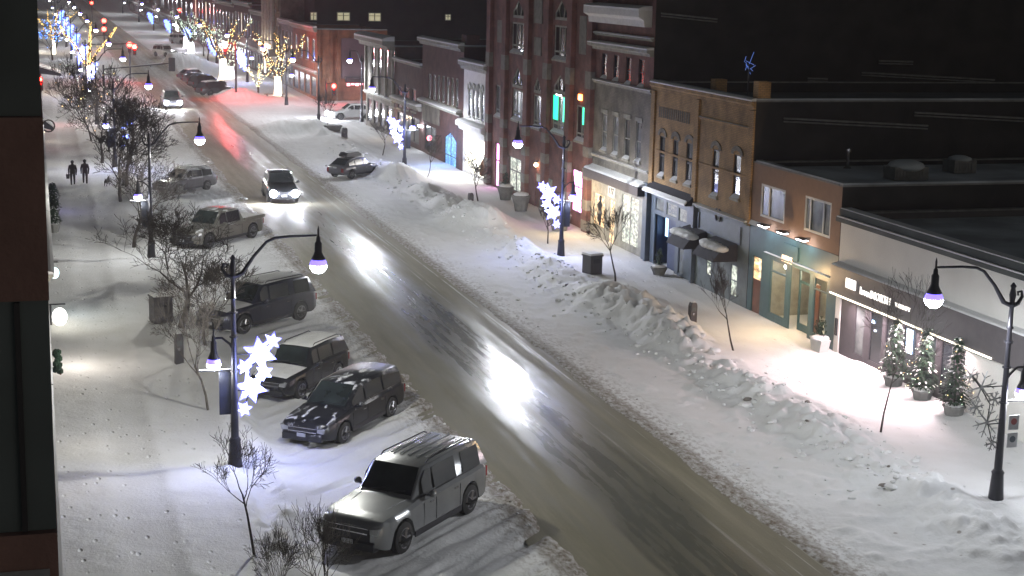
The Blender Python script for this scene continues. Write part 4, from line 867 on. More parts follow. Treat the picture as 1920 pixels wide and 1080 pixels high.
# ---------------------------------------------------------------- street lamps
def flake_pts(c, r, rot=0, inner=.52):
    return [(c[0]+(r if k % 2 == 0 else r*inner)*math.cos(rot+math.pi*k/6+.26), c[1]+(r if k % 2 == 0 else r*inner)*math.sin(rot+math.pi*k/6+.26)) for k in range(12)]
STARS = [(1.15, 3.98, .27), (.78, 3.62, .50), (.31, 3.24, .25), (.90, 3.03, .26), (.50, 2.56, .47), (.28, 1.92, .25)]
def lamp(X, Y, s, label, group='street lamps along the road', walk=True, banner=True, signs=False, far=False, dim=False, rz=0.0, z0=None):
    """s = +1: long arm reaches to +X (left-hand posts), -1: to -X"""
    zb = HZ(X, Y)-.05 if z0 is None else z0
    t = thing('street_lamp', label, 'street lamp', (X, Y, 0), rz, group)
    n = 6 if far else 10
    part('post', 'pole', t, lambda q: (q.lathe((0, 0, zb), [(.23, 0), (.21, .25), (.17, .8), (.19, .86), (.13, .95)], n), q.lathe((0, 0, 0), [(.125, .9), (.09, 3.2), (.07, 5.3), (.11, 5.34), (.07, 5.4), (.065, 5.95), (.12, 6.02), (.07, 6.1), (.1, 6.3), (.06, 6.5), (.09, 6.56), (.02, 6.66)], n), [q.lathe((0, 0, 0), [(.13, z), (.13, z+.04)], n) for z in (3.1, 4.15, 4.9)]), 50)
    part('road_arm', 'pole', t, lambda q: (q.tube([(0, 0, 5.98), (s*.28, 0, 6.1), (s*.62, 0, 6.6), (s*1.0, 0, 7.02), (s*1.25, 0, 7.13), (s*1.7, 0, 7.17), (s*2.5, 0, 7.18)], [.07, .07, .05, .045, .045, .04, .035], 6), q.tube([(0, 0, 5.98), (-s*.2, 0, 6.05), (-s*.32, 0, 6.25), (-s*.28, 0, 6.4), (-s*.16, 0, 6.38), (-s*.18, 0, 6.28)], [.07, .06, .05, .04, .035, .03], 6)), 60)
    def hood(nm, x, z, k, gl):
        h = part(nm, 'pole', t, lambda q: q.lathe((x, 0, z), [(.215*k, .0), (.22*k, .03), (.15*k, .15), (.115*k, .24), (.11*k, .50), (.07*k, .56), (.06*k, .68), (.03*k, .72), (.03*k, .90), (.005, 1.02)], n), 50)
        part('globe', ['globe', 'rim'], h, lambda q: q.ball((x, 0, z-.17*k), .262*k, n+2, 8, 0, .98, 1), 180)  # upper globe faces carry the painted violet fringe
        street_light((x, 0, z-.17*k-.262*k-.13), gl, t, 'road' if k == 1 else 'walk', col=(1.0, .985, .885) if s > 0 else (.93, .955, 1.0))
    hood('road_luminaire', s*2.55, 6.44, 1.0, 420)
    if walk:
        part('walk_arm', 'pole', t, lambda q: q.tube([(0, 0, 3.75), (-s*.12, 0, 3.95), (-s*.35, 0, 4.15), (-s*.55, 0, 4.15), (-s*.6, 0, 4.05)], [.05, .04, .035, .035, .03], 5), 60)
        hood('walk_luminaire', -s*.6, 3.52, .82, 90)
        pl = part('banner_bracket', 'pole', t, lambda q: q.box(-s*1.05, -s*.06, -.02, .02, 3.14, 3.17))
        part('snow_on_bracket', 'snow', pl, lambda q: q.box(-s*1.04, -s*.1, -.022, .022, 3.172, 3.2))
        if banner: part('banner', 'bannercloth', t, lambda q: q.box(-s*.45, -s*.08, -.008, .008, 1.78, 3.12))
    if signs:
        for z_ in (2.55, 2.02):
            g_ = part('parking_sign', 'plate', t, lambda q: q.box(-s*.12, -s*.45, -.16, -.145, z_-.22, z_+.22))
            part('sign_symbol', mat('sign_red', (.3, .05, .05), .5) if z_ > 2.3 else 'slate', g_, lambda q: q.tube([(-s*.285, -.163, z_+.03), (-s*.285, -.170, z_+.03)], .1, 10))
    return t
def flakes(X, Y, s, label, lit=True, sc=1.0, group='snowflake clusters hung on the lamp posts'):
    t = thing('snowflake_light', label, 'snowflake decoration', (X, Y, 0), 0, group)
    fr = part('frame', 'black', t, lambda q: (q.tube([(s*.1, 0, 1.9), (s*.3, 0, 2.0), (s*.5, 0, 2.6), (s*.45, 0, 3.1), (s*.8, 0, 3.6), (s*1.15, 0, 4.0)], .018, 4), q.tube([(s*.1, 0, 3.62), (s*.8, 0, 3.62)], .018, 4), q.tube([(s*.1, 0, 2.5), (s*.5, 0, 2.5)], .018, 4)))
    for i, (dx, z, r) in enumerate(STARS):
        r *= sc
        if lit:
            f = part('snowflake', 'flake' if Y < 100 else 'flakefar' if Y > 130 else 'flake', t, lambda q: q.prism(flake_pts((s*dx, z), r*.80, i*.4, .44), 'y', -.03, .02))
            part('halo_glow_plate', 'flakeb', f, lambda q: q.prism(flake_pts((s*dx, z), r*1.08, i*.4, .52), 'y', -.028+.03, .06))  # larger glowing star behind imitates the blue halo
        else:
            part('snowflake', 'dimflake', t, lambda q: [q.tube([(s*dx, 0, z), (s*dx+r*math.cos(a), 0, z+r*math.sin(a))], [.03, .015], 4) for a in [math.pi*k/3+.2 for k in range(6)]]+[q.tube([(s*dx+r*.55*math.cos(a), 0, z+r*.55*math.sin(a)), (s*dx+r*.85*math.cos(a+g), 0, z+r*.85*math.sin(a+g))], .013, 4) for a in [math.pi*k/3+.2 for k in range(6)] for g in (-.35, .35)])
    if lit and Y < 240: light('POINT', (s*.75, -.35, 3.0), 270, (.3, .36, 1), .25, 'flake_light', parent=t)
    return t
LX, RX = 5.4, 26.65
Lp = [(47, 'lamp post with long arm over parked cars and bright snowflake cluster, nearest on the left'), (83.2, 'left lamp post behind the pickup truck, its globe above the road'), (121.5, 'left lamp post among dark bare trees with blue snowflakes'), (157, 'left lamp post at the near edge of the crossing'), (187, 'left lamp post at the far edge of the crossing'), (225, 'left lamp post just beyond the lit forked tree'), (262, 'seventh left lamp post counted from the near end'), (300, 'eighth left lamp post counted from the near end'), (342, 'ninth left lamp post counted from the near end'), (390, 'tenth left lamp post counted from the near end'), (450, 'last but one left lamp post'), (530, 'farthest lit left lamp post')]
Rp = [(38.9, 'snow banded lamp post with parking signs, nearest on the right'), (80.2, 'right lamp post beside the black bin with bright snowflake cluster'), (118.5, 'right lamp post by the blue lit doorway with blue snowflakes'), (178.5, 'right lamp post beyond the crossing by the uplit tree'), (213, 'right lamp post beside the glowing white tree'), (250, 'right lamp post by the brightest far shopfront'), (290, 'sixth right lamp post counted from the near end'), (335, 'seventh right lamp post counted from the near end'), (385, 'eighth right lamp post counted from the near end'), (440, 'last but one right lamp post'), (520, 'farthest lit right lamp post')]
for i, (y, lb) in enumerate(Lp): lamp(LX, y, 1, lb, far=i > 2, banner=i < 3)
for i, (y, lb) in enumerate(Rp): lamp(RX + (-.1 if i == 0 else 0), y, -1, lb, far=i > 2, banner=0 < i < 3, signs=i == 0)
lamp(26.7, 157.5, -1, 'right lamp post at the near corner of the crossing', far=True, walk=False)
lamp(31.2, 158.5, -1, 'lamp post in the side street in front of the mauve wall', far=True, walk=False, rz=.9)
for x, y, s, l, lb in ((LX, 47, 1, True, 'brilliant white snowflake cluster on the nearest left lamp post'), (RX-.1, 38.9, -1, False, 'unlit grey snowflake cluster on the lamp post with parking signs'), (RX, 80.2, -1, True, 'white snowflake cluster on the lamp post beside the black bin'), (RX, 118.5, -1, True, 'blue white snowflake cluster on the post by the blue doorway'),
                     (RX, 213, -1, True, 'small blue snowflake cluster beside the glowing white tree'), (RX, 250, -1, True, 'small blue snowflake cluster by the brightest far shop'), (RX, 290, -1, True, 'distant blue snowflake cluster, sixth right lamp post'), (LX, 225, 1, True, 'distant blue snowflake cluster, left post beyond the forked tree'), (LX, 262, 1, True, 'distant blue snowflake cluster on the seventh left post'), (LX, 187, 1, True, 'blue snowflake cluster on the left post at the far edge of the crossing'), (LX, 300, 1, True, 'distant blue snowflake cluster on the eighth left post'), (LX, 342, 1, True, 'distant blue snowflake cluster on the ninth left post'), (LX, 390, 1, True, 'farthest blue snowflake cluster on the left'), (RX, 335, -1, True, 'distant blue snowflake cluster, seventh right lamp post'), (RX, 385, -1, True, 'farthest blue snowflake cluster on the right')):
    flakes(x, y, s, lb, l, 1.0 if y < 200 else 1.5)
f_ = flakes(LX+.3, 120.9, 1, 'blue snowflake cluster glowing inside the dark bare tree on the left', True, .55)
for ch in list(f_.children):
    if ch.name.startswith('snowflake'): ch.data.materials[0] = M['fairyb']

# ---------------------------------------------------------------- traffic signals
def signal(x, y, z, label, arm=None, facing=-1, colour='red', post=True, glow=260, lr=.17):
    t = thing('traffic_signal', label, 'traffic light', (x, y, 0), 0, 'traffic signals at the crossings')
    if post: part('post', 'pole', t, lambda q: q.lathe((0 if arm is None else arm, 0, 0), [(.18, -.1), (.12, .3), (.09, z+.8), (.02, z+.85)], 8))
    if arm is not None: part('mast_arm', 'pole', t, lambda q: q.tube([(arm, 0, z+.55), (0, 0, z+.7)], [.07, .05], 6))
    hd = part('signal_head', 'black', t, lambda q: (q.box(-.22, .22, -.12, .14, z-.75, z+.5), [q.tube([(0, facing*.1, z+dz_), (0, facing*.3, z+dz_+.03)], [.16, .16], 8, cap=False) for dz_ in (.3, -.1, -.5)]))
    part('lit_lens', colour, hd, lambda q: q.tube([(0, facing*.121, z+.3), (0, facing*.16, z+.3)], lr, 10))
    part('dark_lens', 'tail', hd, lambda q: [q.tube([(0, facing*.121, z+dz_), (0, facing*.15, z+dz_)], .13, 8) for dz_ in (-.1, -.5)])
    part('snow_cap', 'snow', hd, lambda q: q.ball((0, 0, z+.5), .2, 6, 4, sz=.4))
    light('POINT', (0, facing*.5, z+.3), glow, (1, .02, .015), .15, 'signal_light', parent=t)
x, z = P(252, 92, 215); signal(x, 215, z, 'red traffic signal hung over the far left lanes', arm=-5.5, glow=900, lr=.3)
x, z = P(422, 92, 187); signal(x, 187, z, 'red traffic signal on the far right corner before the glowing tree', arm=1.2, glow=2200, lr=.24)
x, z = P(620, 164, 182); signal(x, 180, z, 'red traffic signal in front of the orange brick corner', arm=-.9, lr=.25, glow=180)
x, z = P(76, 155, 158); signal(x, 158, z, 'red traffic signal at the left building edge')
x, z = P(195, 42, 300); signal(x, 300, z, 'distant red signal high among the blue lights', lr=.4)
x, z = P(195, 58, 285); signal(x, 285, z, 'lower distant red signal among the blue lights', lr=.4)
for u_, v_, Y_, lb in ((172, 8, 380, 'smallest red signal at the top left end of the street'), (243, 88, 222, 'red signal just left of the one over the far lanes'), (337, 22, 330, 'small red signal beyond the far bright shop')):
    x, z = P(u_, v_, Y_); signal(x, Y_, max(z, 3.2), lb, lr=.35)
t = thing('traffic_signal', 'dark signal head seen from behind on a snowy mast arm over the crossing', 'traffic light', (0, 184, 0), 0, 'traffic signals at the crossings')
x0, z0 = P(322, 120, 184); x1, z1 = P(215, 130, 184)
part('signal_head', 'black', t, lambda q: q.box(x0-.35, x0+.35, -.2, .2, z0-.8, z0+.7))
ma = part('mast_arm', 'pole', t, lambda q: (q.tube([(x0, 0, z0+.1), (x1-1.2, 0, z1)], .07, 6), q.lathe((x1-1.2, 0, 0), [(.15, -.1), (.1, z1+.5)], 8)))
part('snow_on_arm', 'snow', ma, lambda q: q.tube([(x0-1, 0, z0+.14), (x1, 0, z1+.1)], .05, 4))

# ---------------------------------------------------------------- trees
def tree(X, Y, H, label, seed=1, spread=.55, trunk_h=.35, r=.07, levels=5, name='bare_tree', cat='tree', group=None, m='bark', lights=None, nl=70, kids=3, lean=0, multi=1, base=True, tipdroop=0, twig=5, lr=.05, Wd=None, rmin=.011):
    rn = random.Random(seed); zb = HZ(X, Y)-.08 if Y < 330 else -.1
    t = thing(name, label, cat, (X, Y, zb), rn.uniform(0, 6.28), group)
    tr, cr = MB(), MB(); tips = []
    def grow(p, d, L, rad, lev):
        n = 3 if lev > 1 else 2; pts = [p.copy()]; rr = [rad]; q = p.copy(); dd = d.copy()
        for i in range(n):
            dd = (dd + Vector((rn.gauss(0, .13), rn.gauss(0, .13), rn.gauss(.04, .08)))).normalized(); q = q + dd*L/n; pts.append(q.copy()); rr.append(max(rmin, rad*(1-.45*(i+1)/n)))
        (tr if lev == levels else cr).tube(pts, rr, 6 if lev >= levels-1 else (4 if lev > 1 else 3), cap=False)
        tips.append((pts, rr[-1], lev))
        if lev == 0: return
        k = kids if lev > 1 else kids+1
        for i in range(k+(1 if lev == levels else 0)):
            a = i*2*math.pi/k+rn.uniform(-.6, .6); f = rn.uniform(.35, 1) if lev < levels else rn.uniform(.75, 1)
            pt = pts[-1] if (i == 0 or f > .93) else pts[0].lerp(pts[-1], f)
            ax = Vector((1, 0, 0)) if abs(dd.x) < .8 else Vector((0, 1, 0)); u = dd.cross(ax).normalized(); w = dd.cross(u)
            ang = (spread*rn.uniform(.55, 1.35)) if i else spread*.35
            nd = (dd*math.cos(ang)+(u*math.cos(a)+w*math.sin(a))*math.sin(ang)); nd.z += .12-tipdroop; nd.normalize()
            grow(pt, nd, L*rn.uniform(.6, .82) if lev < levels else (H-trunk_h*H)*rn.uniform(.33, .45), rr[-1]*rn.uniform(.62, .85), lev-1)
    for k in range(multi):
        d = Vector((rn.gauss(0, .1 if multi == 1 else .35)+lean, rn.gauss(0, .05 if multi == 1 else .35), 1)).normalized()
        grow(Vector((rn.gauss(0, .02)*multi, rn.gauss(0, .02)*multi, 0)), d, H*trunk_h, r, levels)
    av = [v for v in tr.v+cr.v]; zm = max(v[2] for v in av); wm = max(math.hypot(v[0], v[1]) for v in av)
    kz = H/zm; kx = (Wd/2)/wm if Wd else kz; S = Matrix.Diagonal((kx, kx, kz, 1)); tr.xf(S); cr.xf(S)
    tips = [([S @ q for q in a], b_, c_) for a, b_, c_ in tips]
    tr.build('trunk', m, t, 180); cr.build('crown', m, t, 180)
    if lights:
        lb_ = MB()
        for i in range(nl):
            pts, rad, lev = rn.choice(tips); a = rn.random(); j = rn.randrange(len(pts)-1); c = pts[j].lerp(pts[j+1], a)
            lb_.ball(c+Vector((rn.uniform(-.05, .05), rn.uniform(-.05, .05), 0)), lr*rn.uniform(.5, 1.1), 4, 2, m=i % len(lights))
        tag(lb_.build('fairy_lights', lights, t), kind='stuff')
    return t
YG = 'young street trees on the right pavement'
tree(5.0, 39.4, 3.9, 'young bare tree with curling twigs at the bottom left, in front of the nearest lamp', 4, .85, .5, .055, 5, kids=3, Wd=3.2, rmin=.006)
tree(6.1, 35.6, 2.5, 'low bare shrub beside the silver vehicle at the bottom edge', 7, .7, .25, .03, 4, name='bare_shrub', cat='shrub', kids=3, multi=5, m='bark2', Wd=2.6, rmin=.006)
tree(5.2, 36.4, 2.0, 'smaller bare shrub between the bottom left tree and the silver vehicle', 9, .7, .25, .025, 4, name='bare_shrub', cat='shrub', kids=3, multi=5, m='bark2', Wd=1.7, rmin=.006)
tree(5.45, 66.6, 5.3, 'wide forked bare tree between the truck and the nearest left lamp', 21, 1.0, .3, .14, 6, kids=3, Wd=7.6, rmin=.0085)
p = G(390, 782); tree(p.x, p.y, 5.2, 'bare tree behind the lowest left snowflakes', 33, .6, .38, .09, 6, kids=3, m='bark2', Wd=4.2, rmin=.008)
tree(6.2, 63.2, 4.2, 'thin twiggy tree in front of the dark parked wagon', 35, .6, .35, .06, 6, kids=3, m='bark2', Wd=4.8, rmin=.008)
tree(4.7, 86.6, 5.6, 'bare tree in front of the low walkway globe at left', 44, .8, .35, .12, 6, kids=3, Wd=7, rmin=.012)
tree(5.9, 78.5, 3.2, 'small twiggy tree in front of the pickup bonnet', 46, .65, .35, .06, 6, kids=3, Wd=3.6, rmin=.012, m='bark2')
for i, (x, y, h, lb) in enumerate(((4.9, 104, 6.6, 'dark bare tree beside the two walking people'), (5.6, 110, 6.9, 'dark bare tree directly above the second parked car row'), (4.6, 125, 7.2, 'dense dark tree with the blue snowflakes before it'), (5.5, 133, 7.6, 'dark tree behind the blue snowflakes'), (4.4, 142, 7.6, 'dark tree near the crossing, left side'), (5.9, 116, 6.2, 'leaning dark tree over the snow covered parked car'))):
    tree(x, y, h, lb, 60+i*3, .75, .3, .15, 6, kids=3, lights=('fairy', 'fairyw') if y > 120 else None, nl=30, group='dark bare trees on the left pavement', Wd=8, rmin=.016)
for x, y, lb, s_, k in ((26.88, 72.2, 'young bare tree before the pale shopfront 117', 5, 4.2), (26.67, 57.8, 'young bare tree on the pink lit snow beside the parking meter', 8, 3.8), (26.68, 45.9, 'young bare tree in front of the dark shop with fairy-lit conifers', 12, 5.7), (27.27, 99.3, 'small young tree near the pink lit window', 14, 3.6), (27.04, 112.8, 'slim young tree by the blue lit snow', 15, 3.4), (26.8, 127.4, 'slim young tree by the corner building', 16, 3.6), (25.9, 147.8, 'twiggy shrubby tree at the crossing corner', 17, 3.4), (27.2, 84.2, 'slim young tree just below the right snowflake cluster', 18, 2.6)):
    tree(x, y, k, lb, s_, .62, .42, .065 if y < 90 else .05, 5, kids=3, group=YG, Wd=k*.88, rmin=.008 if y < 60 else .011)
# lit trees beyond the crossing
def wraptree(X, Y, H, label, seed, mats, glow, r=.22, nl=260, n=5):
    rn = random.Random(seed); t = thing('lit_tree', label, 'tree', (X, Y, -.1), 0, 'trees wrapped in fairy lights')
    tr, br, li = MB(), MB(), MB()
    tr.tube([(0, 0, 0), (.05, 0, H*.18), (0, 0, H*.34)], [r*1.2, r, r*.85], 8)
    for k in range(n):
        a = 2*math.pi*k/n+rn.uniform(-.3, .3); u = Vector((math.cos(a), math.sin(a)*.6, 0)); p = [Vector((0, 0, H*.3))]
        for j in range(1, 6): p.append(p[0]+u*H*.09*j*rn.uniform(.8, 1.1)+Vector((0, 0, H*(.125*j+rn.uniform(-.01, .03)))))
        rd = [r*.55*(1-.16*j) for j in range(6)]; br.tube(p, rd, 5)
        for j in range(nl//n):
            s_ = rn.random()*4.99; i = int(s_); c = p[i].lerp(p[i+1], s_-i); rr = rd[i]+.03; b_ = rn.uniform(0, 6.28)
            li.ball((c.x+rr*math.cos(b_), c.y+rr*math.sin(b_), c.z+rn.uniform(-.1, .1)), .065, 4, 2, m=rn.randrange(len(mats)))
        for j in range(6):
            q0 = p[rn.randrange(2, 6)]; d = Vector((rn.gauss(0, .5), rn.gauss(0, .4), rn.uniform(.1, .9)))*H*.13; br.tube([q0, q0+d*.5, q0+d], [.05, .03, .015], 3)
            for g in range(3): li.ball(q0+d*rn.random(), .05, 4, 2, m=rn.randrange(len(mats)))
    tr.build('trunk', glow, t, 60); br.build('crown', 'bark', t, 60); tag(li.build('fairy_lights', mats, t), kind='stuff'); return t
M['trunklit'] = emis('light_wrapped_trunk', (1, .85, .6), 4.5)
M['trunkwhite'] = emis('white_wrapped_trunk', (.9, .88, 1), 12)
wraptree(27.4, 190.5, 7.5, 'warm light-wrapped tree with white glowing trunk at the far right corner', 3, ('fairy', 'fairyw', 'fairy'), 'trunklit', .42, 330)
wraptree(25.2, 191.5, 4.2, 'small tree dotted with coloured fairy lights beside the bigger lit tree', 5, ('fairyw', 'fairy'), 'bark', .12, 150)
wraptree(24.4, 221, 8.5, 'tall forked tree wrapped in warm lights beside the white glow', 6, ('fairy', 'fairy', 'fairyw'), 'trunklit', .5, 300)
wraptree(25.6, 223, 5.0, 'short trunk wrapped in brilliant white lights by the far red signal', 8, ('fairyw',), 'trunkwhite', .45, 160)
wraptree(26.2, 287, 6.0, 'added white glowing trunk standing in for far shop glow, nearer of two', 18, ('fairyw',), 'trunkwhite', .5, 160)  # added tree, its trunk glow imitates bright far shop light
wraptree(26.8, 302, 7.0, 'added white glowing trunk standing in for far shop glow, farther of two', 19, ('fairyw',), 'trunkwhite', .6, 160)  # second added trunk for the same white glow
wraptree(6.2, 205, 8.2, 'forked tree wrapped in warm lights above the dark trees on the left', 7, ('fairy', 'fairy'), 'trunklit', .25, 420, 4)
wraptree(3.0, 280, 7.5, 'far left tree wrapped in warm lights', 11, ('fairy',), 'trunklit', .25, 200, 4)
for i, (x, y) in enumerate(((2.6, 262), (3.6, 300), (26.5, 262), (27.2, 275))):
    tree(x, y, 6, ('far left bare tree strung with blue lights', 'farthest left bare tree strung with blue lights', 'bare tree by the far bright shop strung with pale lights', 'farthest right bare tree strung with pale lights')[i], 90+i, .6, .3, .16, 4, kids=3, lights=('fairyb',) if i < 2 else ('fairyw',), nl=80, lr=.1)
# conifers with lights in planters before the dark shop
def conifer(X, Y, H, label, seed, lights=True, planter='concrete', scale=1.0):
    rn = random.Random(seed); zb = HZ(X, Y)
    t = thing('potted_conifer', label, 'potted tree', (X, Y, zb-(.2 if lights else .03)), 0, 'lit conifers in planters before the dark shop' if lights else None)
    part('planter', planter, t, lambda q: (q.lathe((0, 0, 0), [(.26, 0), (.38, .45), (.42, .47), (.42, .52), (.34, .52)], 8)))
    part('snow_in_planter', 'snow', t, lambda q: q.ball((0, 0, .5), .36, 8, 4, sz=.3), 180)
    part('trunk', 'bark', t, lambda q: q.tube([(0, 0, .4), (0, 0, H)], [.05, .01], 5))
    b_, l_, s_ = MB(), MB(), MB()
    for k in range(900):
        z = .65+(H-.7)*rn.random()**1.25; R_ = .48*(1-(z-.5)/(H-.35))*scale+.03; a = rn.uniform(0, 6.28); r_ = R_*rn.uniform(.35, 1.05)
        c = Vector((r_*math.cos(a), r_*math.sin(a), z)); d = Vector((math.cos(a)*.12, math.sin(a)*.12, -.05+rn.uniform(-.03, .03))); u = Vector((-math.sin(a), math.cos(a), 0))*.045
        b_.face([c-u, c+u, c+d+u*.3, c+d-u*.3])
        if k % 9 == 0 and r_ > R_*.7: s_.face([c-u+Vector((0, 0, .012)), c+u+Vector((0, 0, .012)), c+d+u*.3+Vector((0, 0, .012)), c+d-u*.3+Vector((0, 0, .012))])
        if lights and k % 13 == 0 and r_ > R_*.6: l_.ball(c+d, .022, 4, 2, m=rn.randrange(3))
    b_.build('crown', 'green', t); tag(s_.build('snow_on_twigs', 'snow', t), kind='stuff')
    if lights: tag(l_.build('fairy_lights', ['fairyw', 'fairy', 'fairyw'], t), kind='stuff')
for i, (y, lb) in enumerate(((51.35, 'small fairy-lit conifer, left of three before the dark shop'), (49.3, 'fairy-lit conifer, middle of three before the dark shop'), (47.2, 'tall fairy-lit conifer, right of three before the dark shop'))): conifer(30.24, y, 2.75+.12*i, lb, i+2, scale=1.2)
def planter(X, Y, label, w=.9, h=.5, kind='box', plant=True, name='planter'):
    zb = HZ(X, Y)-.03; t = thing(name, label, 'planter', (X, Y, zb)); rn = random.Random(int(X*10+Y))
    if kind == 'box': part('pot', 'white', t, lambda q: (q.prism([(-w*.36, 0), (w*.36, 0), (w*.5, h), (-w*.5, h)], 'x', -.2, .2), q.prism([(-w*.5, h+.002), (w*.5, h+.002), (w*.52, h+.06), (-w*.52, h+.06)], 'x', -.22, .22)))
    else: part('pot', 'concrete', t, lambda q: q.lathe((0, 0, 0), [(w*.3, 0), (w*.38, h*.5), (w*.5, h), (w*.46, h+.03), (w*.3, h+.03)], 10))
    part('snow_in_pot', 'snow', t, lambda q: q.ball((0, 0, h+.06), w*.4, 9, 5, sz=.35), 180)
    if plant:
        def fo(q):
            for k in range(160):
                a = rn.uniform(0, 6.28); r_ = rn.uniform(0, w*.32); c = Vector((r_*math.cos(a)*.6, r_*math.sin(a), h+rn.uniform(.05, .9)*(1-r_/w))); q.face([c, c+Vector((rn.uniform(-.05, .05), .05, .12)), c+Vector((rn.uniform(-.05, .05), -.05, .14))])
        part('foliage', 'green', t, fo)
    return t
planter(30.2, 57.2, 'white snow filled box planter with upright evergreen by the teal shop', 1.0, .5)
planter(29.7, 101.4, 'dark planter of frosted greenery by the pale lit window', 1.2, .9, 'r')
planter(29.3, 96.5, 'tall stone planter with snow cap left of the hall doorway', 1.3, 1.0, 'r', False)
planter(29.3, 88.6, 'broad stone planter heaped with snow beside the lit tall window', 1.5, .9, 'r')
planter(29.9, 74.2, 'snow loaded shrub pot before the grey cafe front', .9, .4, 'r')
for i, (y, x, lb) in enumerate(((92.5, .65, 'snow capped potted conifer nearest on the left pavement edge'), (98.0, .7, 'snow capped potted conifer in blue light at the left wall'), (103, .75, 'snow capped potted conifer, third along the left wall'))): conifer(x, y, 1.5, lb, 20+i, False)
# wreaths, awnings, hanging signs along the left walls
for i, (y, z, lb) in enumerate(((53.0, 2.2, 'evergreen wreath on the left wall above the footpath seam'),)):
    t = thing('wreath', lb, 'wreath', (.3, y, z), group='wreaths on the left walls'); rn = random.Random(i)
    part('greenery', 'green', t, lambda q: [q.ball((rn.uniform(-.08, .14), .32*math.cos(a), .32*math.sin(a)), .11, 5, 3) for a in [k*.26 for k in range(24)]]); part('bow', 'wood', t, lambda q: [q.prism([(0, -.3), (s*.2, -.2), (s*.2, -.4)], 'x', .12, .16) for s in (-1, 1)])
for i, (y, z, w_, out, lb) in enumerate(((160.5+30, 2.9, 6, 2.6, 'snow covered dark awning jutting from the left building beyond the crossing'), (128, 2.9, 5, 1.0, 'dark awning on the left building before the crossing'))):
    t = thing('shop_awning', lb, 'awning', (.12, y, z)); part('canopy', 'cloth', t, lambda q: q.prism([(0, 0), (out, -.3), (out, -.05), (0, .75)], 'y', -w_/2, w_/2)); part('snow_cover', 'snow', t, lambda q: q.prism([(0.02, .78), (out+.02, -.04), (out, .05), (0.02, .95)], 'y', -w_/2, w_/2))
for i, (y, z, x_, m_, lb) in enumerate(((60.5, 2.1, .64, 'lampw', 'added white glowing ball for window glare at the left wall'), (70.0, 2.0, .5, 'signb', 'added pale cyan glowing ball at the left wall'))):
    t = thing('wall_glare', lb, 'glare ball', (.12, y, z)); part('glare_ball', emis('glare_glow_%d' % i, (1, .95, .88) if i == 0 else (.6, .95, 1), 7 if i == 0 else 1.4), t, lambda q: q.ball(((x_+.1)/2+.05, 0, 0), (x_-.1)/2, 12, 8, sz=1.25)); part('bracket', 'black', t, lambda q: (q.box(0, x_, -.03, .03, .46, .5), q.box(0.02, .14, -.02, .02, -.3, .46)))  # added glowing balls imitate soft glare along the wall
t = thing('hoop_sign', 'round hoop wreath sign sticking out from the left wall above the walkers', 'sign', (.3, 121, 3.4)); part('hoop', 'bark', t, lambda q: q.tube([(.45+.42*math.cos(a), 0, .42*math.sin(a)) for a in [k*math.pi/8 for k in range(17)]], .06, 5)); part('bulb', 'fairy', t, lambda q: q.ball((.1, -.1, -.45), .07, 6, 4))

# ---------------------------------------------------------------- bins, meter, posts
x, y = 26.64, 75.1; t = thing('litter_bin', 'square black litter bin with snow on its lid beside the young tree', 'bin', (x, y, HZ(x, y)-.03), .3)
part('body', 'charcoal', t, lambda q: (q.prism([(-.36, -.36), (.36, -.36), (.36, .36), (-.36, .36)], 'z', 0, .92), q.box(-.4, .4, -.4, .4, .93, 1.0))); part('opening', 'black', t, lambda q: q.box(-.2, .2, -.372, -.362, .6, .82)); part('snow_cap', 'snow', t, lambda q: q.box(-.38, .38, -.38, .38, 1.002, 1.1))
def meter(x, y, label, h=1.0, w=.3):
    t = thing('parking_meter', label, 'parking machine', (x, y, HZ(x, y)-.03), .2, 'parking machines on the pavements')
    pb = part('housing', 'charcoal', t, lambda q: q.prism([(-w*.5, 0), (w*.5, 0), (w*.5, h*.85), (w*.35, h*.97), (0, h), (-w*.35, h*.97), (-w*.5, h*.85)], 'y', -.12, .12)); part('screen', 'glassp', pb, lambda q: q.box(-w*.3, w*.3, -.128, -.122, h*.62, h*.78)); part('slot_plate', 'chrome', pb, lambda q: q.box(-w*.25, w*.05, -.128, -.122, h*.45, h*.55)); part('snow_cap', 'snow', t, lambda q: q.ball((0, 0, h), w*.4, 6, 4, sz=.35))
meter(26.44, 61.6, 'dark round topped parking machine on the right pavement by the teal shop'); meter(25.9, 96.2, 'small dark parking machine half buried in the ploughed bank'); meter(26.3, 141.5, 'distant dark parking machine near the crossing', .9, .5)
meter(4.85, 60.2, 'dark parking machine beside the path seam on the left pavement', 1.2)
x, y = 4.75, 67.9; t = thing('litter_bin', 'dark square bin under the wide forked tree on the left', 'bin', (x, y, HZ(x, y)-.03), .2); part('body', 'charcoal', t, lambda q: (q.box(-.4, .4, -.4, .4, 0, 1.1), q.box(-.44, .44, -.44, .44, 1.11, 1.18))); part('opening', 'black', t, lambda q: q.box(-.22, .22, -.412, -.402, .75, .95)); part('snow_cap', 'snow', t, lambda q: q.box(-.4, .4, -.4, .4, 1.182, 1.25))
x, y = 26.3, 147.3; t = thing('planter', 'round snow ringed planter at the base of the crossing corner tree', 'planter', (x, y, HZ(x, y)-.05)); part('pot', 'concrete', t, lambda q: q.lathe((0, 0, 0), [(.7, 0), (.9, .45), (.85, .5), (.6, .45)], 12)); part('snow_in_pot', 'snow', t, lambda q: q.ball((0, 0, .4), .7, 10, 5, sz=.3), 180)
x, y = 28.0, 190.3; t = thing('bench', 'low wooden bench at the foot of the warm lit tree', 'bench', (x-1.2, y-1.5, .05)); part('seat', 'wood', t, lambda q: q.box(-1.2, 1.2, -.25, .25, .4, .46)); [part('leg', 'concrete', t, lambda q: q.box(s*.9-.1, s*.9+.1, -.2, .2, 0, .398)) for s in (-1, 1)]
